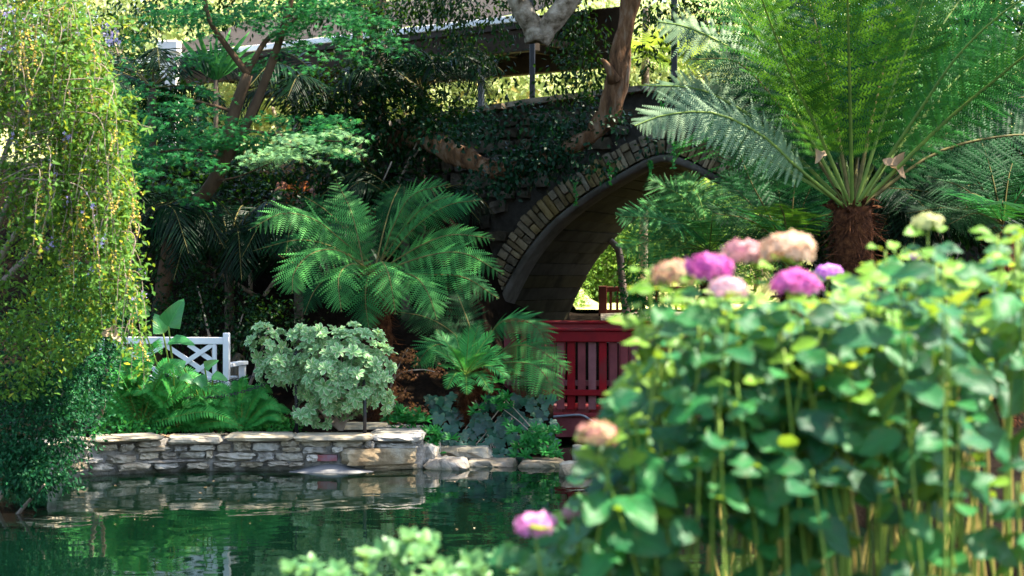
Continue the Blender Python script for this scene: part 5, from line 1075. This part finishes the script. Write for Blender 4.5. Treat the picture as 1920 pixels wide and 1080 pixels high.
arum('arum lily with broad leaves in front of the bench lattice', 385, [(372, 705, 16.4, .17, (.5, -.4, -.7), (.1, -1, .5)), (398, 705, 16.4, .16, (.8, -.2, -.1), (0, -.7, .8)), (345, 690, 16.5, .16, (-.5, -.2, .4), (0, -.8, .6)), (384, 690, 16.45, .15, (.7, -.1, .5), (-.2, -.8, .5)), (340, 705, 16.4, .15, (.9, -.3, -.4), (0, -.6, .8))])
# low mixed cover along the wall top
m = MB()
for px in range(170, 560, 7):
    d, U, B = wall_at(px); p = W(px, 806, d + .55 + .25 * RNG.random()); p[2] = H(p[0], p[1]) + .05; P, D = clumps(34, p, (.10, .14, .09), 4, .035, 1, .2); cloud(m, P, D, LEAF_OV, .045, 0, .6, .2)
o = put('ground_cover', m, 'sword_green'); tag(o, 'low green ground cover along the top of the retaining wall', 'ground cover', None, 'stuff')
m = MB()
for px in range(140, 690, 4):
    d, U, B = wall_at(px); n = 9; p = W(px, 806, d + .28); P = p + np.c_[RNG.normal(size=n) * .06, RNG.normal(size=n) * .06 + .05, np.zeros(n)]; P[:, 2] = .325; scatter(m, LEAF_S, P, frames(RNG.normal(size=(n, 3)) * (1, 1, .15), RNG.normal(size=(n, 3)) * .3 + (0, -.3, 1)), .018 + .02 * RNG.random(n))
o = put('leaf_litter', m, 'dry_leaf'); tag(o, 'brown leaf litter behind the coping slabs', 'leaf litter', None, 'stuff')

# variegated shrub: whorls of cream-edged leaves
vg = W(640, 812, 16.75); vg[2] = H(vg[0], vg[1]); vs_ = thing('variegated_shrub', 'rounded shrub with whorls of pale cream edged leaves by the chain posts', 'shrub', vg)
WH = []
for q in range(5):
    m = MB(); n = 11
    for r_, nn_, el, s in ((0, 7, .35, 1.0), (1, 4, .95, .75)):
        for i in range(nn_):
            a = 6.283 * (i + .4 * RNG.random()) / nn_ + r_; D = np.array([[math.cos(a) * math.cos(el), math.sin(a) * math.cos(el), math.sin(el)]]); scatter(m, LEAF_OBOV, [np.zeros(3)], frames(D, np.array([[-math.cos(a) * math.sin(el) * .8, -math.sin(a) * math.sin(el) * .8, 1.0]])), [s * RNG.uniform(.85, 1.1)])
    WH.append(m.mesh('leaf_whorl', 'pitto_leaf'))
blobs = [(640, 692, 100, 82, 185), (500, 645, 36, 34, 22), (530, 690, 40, 36, 22), (585, 630, 42, 26, 24), (690, 660, 45, 40, 26), (600, 770, 60, 30, 26), (700, 730, 38, 40, 18), (505, 700, 22, 16, 8)]
cnt = 0
for px, py, rx, ry, n in blobs:
    for i in range(n):
        a = RNG.normal(size=3); a /= np.linalg.norm(a); a[1] = -abs(a[1]) if RNG.random() < .8 else a[1]; rr = RNG.uniform(.68, 1.10); s = 16.5 / F
        p = W(px, py, 16.55) + a * np.array([rx * s, rx * s * .8, ry * s]) * rr; o = link('leaf_whorl', WH[cnt % 5], vs_, tuple(p - np.array(vg))); cnt += 1
        N = norm(a + np.array([0, -.15, .55]) + RNG.normal(size=3) * .25); o.rotation_mode = 'QUATERNION'; o.rotation_quaternion = Vector(N).to_track_quat('Z', 'Y') @ Matrix.Rotation(RNG.random() * 6.28, 3, 'Z').to_quaternion(); sc_ = RNG.uniform(.056, .092); o.scale = (sc_,) * 3
for tx, ty in ((500, 650), (540, 680), (590, 640), (640, 650), (690, 660), (600, 770), (660, 720), (700, 730), (560, 730)):
    m = MB(); e = W(tx, ty, 16.6); branchy(m, [vg, vg + (0.10 * (tx - 640) / 100, 0, .12), (vg + e) / 2 + (0, .03, -.02), e], .020, .007, 7, n=12); put('branch', m, 'twig', vs_)

# bronze dwarf maple, ivy, low evergreen tufts
bz = W(755, 790, 16.9); bz[2] = .3; bm = thing('bronze_maple', 'dwarf maple with bronze feathery leaves and a thin grey stem beside the variegated shrub', 'shrub', bz)
m = MB(); Q = branchy(m, [bz, W(738, 755, 16.85), W(733, 725, 16.85), W(750, 700, 16.8), W(790, 693, 16.7), W(815, 697, 16.6)], .014, .004, 6); branchy(m, [W(735, 715, 16.85), W(755, 670, 16.8), W(765, 655, 16.8)], .008, .003, 5, n=8); put('stem', m, 'twig', bm)
m = MB()
for px, py, rx, rz, n in ((755, 668, .14, .06, 190), (745, 735, .14, .06, 150), (815, 695, .10, .03, 70), (760, 700, .12, .05, 90), (780, 765, .12, .04, 60)):
    P, D = clumps(n, W(px, py, 16.75), (rx, .12, rz), 9, .035, .6, .2); cloud(m, P, D, MAPLE, .026, 0, .5, .3)
put('foliage', m, 'bronze_leaf', bm)['kind'] = 'stuff'
iv = thing('ivy_patch', 'dark blue green ivy with broad lobed leaves covering the bank above the flagstone', 'ivy', (W(890, 800, 17.2)[0], 17.2, .3))
m = MB(); n_ = 0
IVM = []
for q in range(3):
    m = MB(); scatter(m, IVY, [np.zeros(3)], np.eye(3)[None], [1.0]); me = m.mesh('leaf', 'ivy_leaf'); IVM.append(me)
m = MB(); V = []; T = []
for i in range(20):
    for j in range(8):
        px = 800 + i * 12.5; py = 745 + j * 16; V.append(W(px, py, 17.5 - 0.075 * j + .05 * mnoise.noise(Vector((i * .5, j * .5, 0)))))
    if i: T += [t for j in range(7) for a in [(i - 1) * 8 + j] for t in ((a, a + 1, a + 9), (a, a + 9, a + 8))]
m.add(V, T); put('bank_soil', m, 'soil', iv)
for i in range(240):
    px, py = R.uniform(795, 1040), R.uniform(738, 862)
    if py > 862 - max(0, (880 - px)) * .55 or (px > 985 and py > 840): continue
    if px < 820 + (py - 740) * .28 - 10 and py > 770: continue
    p = W(px, py, 17.45 - .0047 * (py - 745) - R.uniform(.02, .14)); s = R.choice([.06, .075, .09, .11, .13]); o = link('leaf', IVM[i % 3], iv, tuple(p - world_of(iv)))
    X = frames(np.array([[R.uniform(-.7, .7), -.35, -1.0]]), np.array([[R.uniform(-.5, .5), -1.0, .75 + R.uniform(-.3, .3)]]))[0]; o.rotation_euler = Matrix(X.tolist()).to_euler(); o.scale = (s,) * 3
for i in range(9):
    m = MB(); a = W(R.uniform(830, 1000), 750, 17.4); b = W(R.uniform(830, 1000), 850, 16.95); tube(m, catmull([a, (a + b) / 2 + (R.uniform(-.1, .1), -.03, 0), b], 12), .006, 5); put('vine', m, 'twig', iv)
TUFT = []
for q in range(3):
    m = MB(); n = 16; a = RNG.random(n) * 6.283; el = RNG.uniform(.1, 1.2, n); D = np.c_[np.cos(a) * np.cos(el), np.sin(a) * np.cos(el), np.sin(el)]; scatter(m, LEAF_LANCE, np.zeros((n, 3)), frames(D, np.c_[-D[:, :2] * .6, np.ones(n)]), RNG.uniform(.7, 1.1, n)); TUFT.append(m.mesh('leaf_tuft', 'azalea_leaf'))
def tuft_bush(label, spots, g, s0=.07):
    t = thing('azalea_bush', label, 'shrub', g)
    for i, (px, py, d) in enumerate(spots):
        p = W(px, py, d); o = link('leaf_tuft', TUFT[i % 3], t, tuple(p - np.array(g))); N = norm(np.array([R.uniform(-.6, .6), -.7, .8])); o.rotation_mode = 'QUATERNION'; o.rotation_quaternion = Vector(N).to_track_quat('Z', 'Y'); s = s0 * R.uniform(.8, 1.25); o.scale = (s,) * 3
    for i in range(0, len(spots), 6):
        m = MB(); e = W(*spots[i]); branchy(m, [np.array(g), (np.array(g) + e) / 2 + (0, 0, .03), e], .008, .003, 5, n=8); put('stem', m, 'twig', t)
g = W(775, 835, 17.0); g[2] = .28
tuft_bush('bright green azalea bush sprawling from the wall corner down to the flagstone', [(745 + 85 * q + R.gauss(0, 13), 765 + 75 * q + R.gauss(0, 12), 16.85 - .25 * q + R.gauss(0, .05)) for q in [R.random() for _ in range(46)]], g, .085)
g = W(1030, 860, 16.95); g[2] = .1
tuft_bush('low green azalea bush growing below the red fascia beam', [(R.uniform(958, 1052), R.uniform(800, 858) + (8 if False else 0), 16.75 + R.gauss(0, .07)) for _ in range(40)] + [(R.gauss(930, 22), R.gauss(750, 18), 16.95) for _ in range(14)], g, .085)

# ------------------------------------------------------------------ hydrangeas in the foreground
HL = []
for q in range(6):
    dr = (.10, .22, .35, .18, .28, .42)[q]
    HL.append(strip_leaf(lambda t: .33 * math.sin(math.pi * (t * .955 + .035) ** .85) ** .85 * (1 + .05 * math.sin(t * 60)), 12, .16, dr, .10 + .06 * q, 3))
def leafmesh(tm, mat):
    m = MB(); scatter(m, tm, [np.zeros(3)], np.eye(3)[None], [1.0], 0, [0.0]); return m.mesh('leaf', mat)
HLM = [leafmesh(t, 'hydrangea_leaf') for t in HL]; HYM = [leafmesh(t, 'hydrangea_young_lit') for t in HL[:3]]
plants = [(1230, 5.3, 'hydrangea bush with dusky and magenta heads nearest the red bridge railing'), (1420, 5.9, 'hydrangea bush carrying the peach and pale pink heads'), (1560, 5.2, 'hydrangea bush with bare lower stems in front of the shaggy trunk'), (1720, 6.1, 'hydrangea bush with one green cream head on a tall stem'), (1830, 5.3, 'hydrangea bush with dark leaves above golden bare stems'), (1950, 6.0, 'hydrangea bush with tall pale shoots at the edge of the clump'), (1085, 5.2, 'low hydrangea bush with a pink head reaching over the water')]
HY = []
for px, d, lb in plants:
    x = (px - 960) / F * d; HY.append((px, d, thing('hydrangea_bush', lb, 'hydrangea', (x, d, H(x, d)), 'hydrangea bushes along the near bank')))
def near_plant(px, d): return min(HY, key=lambda h: abs(h[0] - px) + 60 * abs(h[1] - d))[2]
def topy(px): return np.interp(px, [1000, 1080, 1130, 1190, 1240, 1280, 1420, 1560, 1650, 1750, 1830, 1900, 2050], [985, 910, 850, 760, 600, 530, 550, 545, 475, 455, 455, 425, 415])
def place_leaf(t, p, D, N, s, young=False):
    ms = HYM if young else HLM; o = link('leaf', ms[R.randrange(len(ms))], t, tuple(p - world_of(t))); X = frames(np.array([D], float), np.array([N], float))[0]
    o.rotation_euler = Matrix(X.tolist()).to_euler(); o.scale = (s, s, s)
def hstem(px, top, d, pairs, s, young=0, lean=0.0, thick=.0052, old=False, bare=False):
    t = near_plant(px, d); bx = world_of(t); e = W(px, top, d); x0 = e[0] + (bx[0] - e[0]) * .30 + R.gauss(0, .11 if old else .06); y0 = d + R.gauss(0, .08)
    b = np.array([x0, y0, H(x0, y0) - .02]); Q = catmull([b, b + (e - b) * .5 + (R.gauss(0, .045), R.gauss(0, .03), 0), e], 24); m = MB(); tube(m, Q, np.linspace(thick, thick * .6, 24), 6); t = put('stem', m, 'stem_old_lit' if old else 'stem_green', t)
    L = np.linalg.norm(e - b); az = R.random() * 3.14; sp = 0.004
    for k in range(pairs):
        f = 1 - sp / L; sp += .035 + .042 * min(k, 2) + R.random() * .03
        if f < .12: break
        fi = min(22.999, f * 23); p = Q[int(fi)] + (Q[int(fi) + 1] - Q[int(fi)]) * (fi - int(fi)); az += math.pi / 2 + R.gauss(0, .25); sz = s * min(1.0, .55 + .22 * k) * R.uniform(.8, 1.15)
        for q in (0, math.pi):
            a = az + q; D = np.array([math.cos(a), math.sin(a), .35 - .28 * k + R.gauss(0, .18)]); N = np.array([-math.cos(a) * .25 + R.gauss(0, .18), -math.sin(a) * .25 - .75 + R.gauss(0, .25), 1.0]); place_leaf(t, p + norm(D) * .025, D, N, sz, k < young)
    return e, t
for i in range(84):
    d = R.choice([4.9, 5.2, 5.5, 5.9, 6.3]) + R.gauss(0, .08); px = R.uniform(1075, 1990); top = topy(px) + (R.random() ** 1.4) * (150 if px > 1250 else 60) + 18
    hstem(px, top, d, R.choice([4, 5, 5, 6]) if px < 1480 else R.choice([3, 4, 4, 5]), R.uniform(.125, .195), R.choice([0, 0, 1, 1, 2]))
for i in range(36):     # lower, nearer shoots
    px = R.uniform(1080, 1960); hstem(px, R.uniform(max(topy(px) + 120, 690), 1000), R.uniform(4.7, 5.2), R.choice([2, 3, 4]), R.uniform(.12, .18), R.choice([0, 0, 1]))
for i in range(70):     # bare old canes
    px = R.uniform(1330, 1990); hstem(px, R.uniform(600, 820), R.uniform(5.6, 6.9), 0, .1, thick=.0055, old=True)
def flower(px, py, d, r, mat, flat=.66, petals=210):
    e = W(px, py, d); _, t = hstem(px, py + r * .45, d, 4, .15, 1); rr = r / F * d; m = MB(); n = petals; v = norm(RNG.normal(size=(n, 3))); v[:, 2] = np.where(v[:, 2] < -.35, -v[:, 2], v[:, 2])
    P = e + v * np.array([rr, rr, rr * flat]) * (RNG.uniform(.78, 1.06, (n, 1)) + .12 * np.sin(v[:, :1] * 7 + px) * np.cos(v[:, 2:] * 6)); scatter(m, FLORET, P, frames(np.cross(v, RNG.normal(size=(n, 3))), v + RNG.normal(size=(n, 3)) * .25), rr * RNG.uniform(.17, .27, n)); put('flower_head', m, mat, t, True, e)
    return t
for a in [(1330, 508, 5.0, 46, 'petal_pink'), (1366, 545, 4.85, 36, 'petal_pale'), (1393, 478, 5.3, 40, 'petal_dusty'), (1476, 472, 5.2, 50, 'petal_peach'), (1490, 536, 4.95, 43, 'petal_pink'), (1553, 514, 7.2, 27, 'petal_purple'), (1740, 420, 6.0, 28, 'petal_green'), (1122, 818, 4.75, 40, 'petal_faded'), (1004, 988, 4.7, 37, 'petal_bright'), (1262, 518, 5.2, 42, 'petal_faded'), (1075, 962, 5.3, 22, 'petal_dusty'), (1716, 482, 6.6, 12, 'petal_purple')]: flower(*a)
for px, tp, d in ((1290, 575, 5.5), (1350, 595, 5.2), (1410, 560, 5.6), (1440, 580, 5.3), (1520, 580, 5.6), (1570, 560, 5.4), (1610, 535, 5.7), (1310, 610, 5.1), (1460, 610, 5.0), (1385, 640, 5.0), (1540, 620, 5.0)): hstem(px, tp, d, 5, .16, 1)
# shoots in the pale sunlit leaf colour at the upper left of the clump
for px, top, d in ((1212, 505, 5.4), (1240, 520, 5.3), (1200, 580, 5.2), (1225, 610, 5.3), (1660, 470, 5.7), (1690, 490, 5.6), (1870, 440, 5.6), (1905, 450, 5.5), (1640, 500, 5.4), (1780, 500, 5.5)): hstem(px, top, d, 4, .115, 4)
# low front shrub
FW = []
for q in range(3):
    m = MB(); n = 9; a = RNG.random(n) * 6.283; el = RNG.uniform(.0, 1.1, n); D = np.c_[np.cos(a) * np.cos(el), np.sin(a) * np.cos(el), np.sin(el)]; scatter(m, LEAF_OV, np.zeros((n, 3)), frames(D, np.c_[-D[:, :2] * .6, np.ones(n)]), RNG.uniform(.7, 1.1, n)); FW.append(m.mesh('leaf_cluster', 'front_leaf'))
gz = H(-.15, 5.3); fs = thing('front_shrub', 'out of focus pale green small leaved shrub at the near water edge', 'shrub', (-.15, 5.3, gz))
for i in range(150):
    px = R.uniform(540, 1180); tp = np.interp(px, [490, 580, 640, 700, 800, 860, 920, 1000, 1180], [1120, 1045, 1075, 1035, 1005, 1065, 1030, 1050, 1020]); py = tp + R.random() ** 1.3 * 130; d = 5.3 + R.gauss(0, .16)
    o = link('leaf_cluster', FW[i % 3], fs, tuple(W(px, py, d) - np.array((-.15, 5.3, gz)))); N = norm(np.array([R.uniform(-.7, .7), -.5 + R.gauss(0, .3), 1.0])); o.rotation_mode = 'QUATERNION'; o.rotation_quaternion = Vector(N).to_track_quat('Z', 'Y'); s = R.uniform(.036, .062); o.scale = (s,) * 3
for px in range(520, 1180, 45):
    m = MB(); e = W(px, 1085, 5.3); b = np.array([e[0] * .9, 5.3, gz]); tube(m, catmull([b, (b + e) / 2 + (.02, 0, 0), e], 8), .005, 5); put('stem', m, 'stem_green', fs)

# ------------------------------------------------------------------ sunlit garden beyond
def leafball(n, rad, k, cr, size, mat, tmpl=LEAF_S):
    m = MB(); P, D = clumps(n, (0, 0, 0), rad, k, cr, 1, .5); cloud(m, P, D, tmpl, size, 0, .5, .3); return m.mesh('foliage', mat)
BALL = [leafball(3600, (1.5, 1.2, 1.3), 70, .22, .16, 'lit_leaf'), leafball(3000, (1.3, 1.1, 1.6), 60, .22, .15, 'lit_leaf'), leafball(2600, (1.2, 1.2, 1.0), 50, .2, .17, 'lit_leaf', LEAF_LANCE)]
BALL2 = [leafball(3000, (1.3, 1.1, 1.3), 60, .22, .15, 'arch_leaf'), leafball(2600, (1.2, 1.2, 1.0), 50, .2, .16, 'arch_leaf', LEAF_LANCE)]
m = MB(); branchy(m, [(0, 0, -1.6), (.1, 0, -.8), (-.1, .1, 0)], .07, .03, 7, n=10); branchy(m, [(.05, 0, -.9), (.4, .1, -.3), (.6, .1, .3)], .04, .015, 6, n=8); STM = m.mesh('trunk', 'twig')
k = 0
labels = ['sunlit garden shrub beyond the terrace opening', 'sunlit garden shrub beyond the stone arch', 'sunlit garden shrub on the slope behind the bridge crest']
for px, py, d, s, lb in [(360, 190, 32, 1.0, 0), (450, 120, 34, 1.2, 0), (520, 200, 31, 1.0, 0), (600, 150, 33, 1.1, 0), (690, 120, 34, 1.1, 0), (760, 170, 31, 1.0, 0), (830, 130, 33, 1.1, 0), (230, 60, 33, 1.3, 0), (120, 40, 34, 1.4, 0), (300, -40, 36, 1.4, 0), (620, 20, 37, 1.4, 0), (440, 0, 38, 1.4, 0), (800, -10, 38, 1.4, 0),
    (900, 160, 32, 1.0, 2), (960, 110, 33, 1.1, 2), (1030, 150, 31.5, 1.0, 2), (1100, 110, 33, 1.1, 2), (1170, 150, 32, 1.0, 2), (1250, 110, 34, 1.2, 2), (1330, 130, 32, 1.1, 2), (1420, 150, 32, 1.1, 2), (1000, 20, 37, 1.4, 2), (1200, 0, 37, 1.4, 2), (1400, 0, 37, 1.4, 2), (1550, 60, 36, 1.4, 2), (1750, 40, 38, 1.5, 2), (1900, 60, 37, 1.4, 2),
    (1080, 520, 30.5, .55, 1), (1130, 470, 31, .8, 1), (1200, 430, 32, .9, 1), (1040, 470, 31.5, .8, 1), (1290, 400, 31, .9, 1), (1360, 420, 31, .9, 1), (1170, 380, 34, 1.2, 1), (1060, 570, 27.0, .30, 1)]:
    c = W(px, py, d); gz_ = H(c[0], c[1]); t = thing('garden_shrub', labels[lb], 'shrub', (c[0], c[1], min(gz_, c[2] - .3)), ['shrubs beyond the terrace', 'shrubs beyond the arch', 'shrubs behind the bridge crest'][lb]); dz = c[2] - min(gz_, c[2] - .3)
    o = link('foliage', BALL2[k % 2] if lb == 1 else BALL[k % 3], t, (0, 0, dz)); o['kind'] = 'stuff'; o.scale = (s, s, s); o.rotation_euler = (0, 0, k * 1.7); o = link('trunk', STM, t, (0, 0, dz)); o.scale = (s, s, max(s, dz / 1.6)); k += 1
# fan palm and pale trunk behind the crest
c = W(1235, 120, 27.5); t = thing('fan_palm', 'sunlit fan palm with pale trunk behind the bridge crest', 'palm', (c[0] - .25, c[1], H(c[0] - .25, c[1])))
m = MB(); branchy(m, [(c[0] - .25, c[1], H(c[0] - .25, c[1])), (c[0] - .22, c[1], c[2] - .5), (c[0] - .2, c[1], c[2] + .9)], .07, .06, 10); put('trunk', m, 'bark_pale', t)
for i in range(9):
    h = norm(np.array([math.cos(i * .8), -.5 + .6 * math.sin(i * 1.7), .25 + .5 * math.sin(i * 2.3)])); o_ = c + np.array([0, 0, .1 * (i % 3)]); m = MB(); e = o_ + h * .45; tube(m, [o_, e], .01, 5); n = 30; a = np.linspace(-2.0, 2.0, n); sd = norm(np.cross(h, ZZ)); up = np.cross(sd, h)
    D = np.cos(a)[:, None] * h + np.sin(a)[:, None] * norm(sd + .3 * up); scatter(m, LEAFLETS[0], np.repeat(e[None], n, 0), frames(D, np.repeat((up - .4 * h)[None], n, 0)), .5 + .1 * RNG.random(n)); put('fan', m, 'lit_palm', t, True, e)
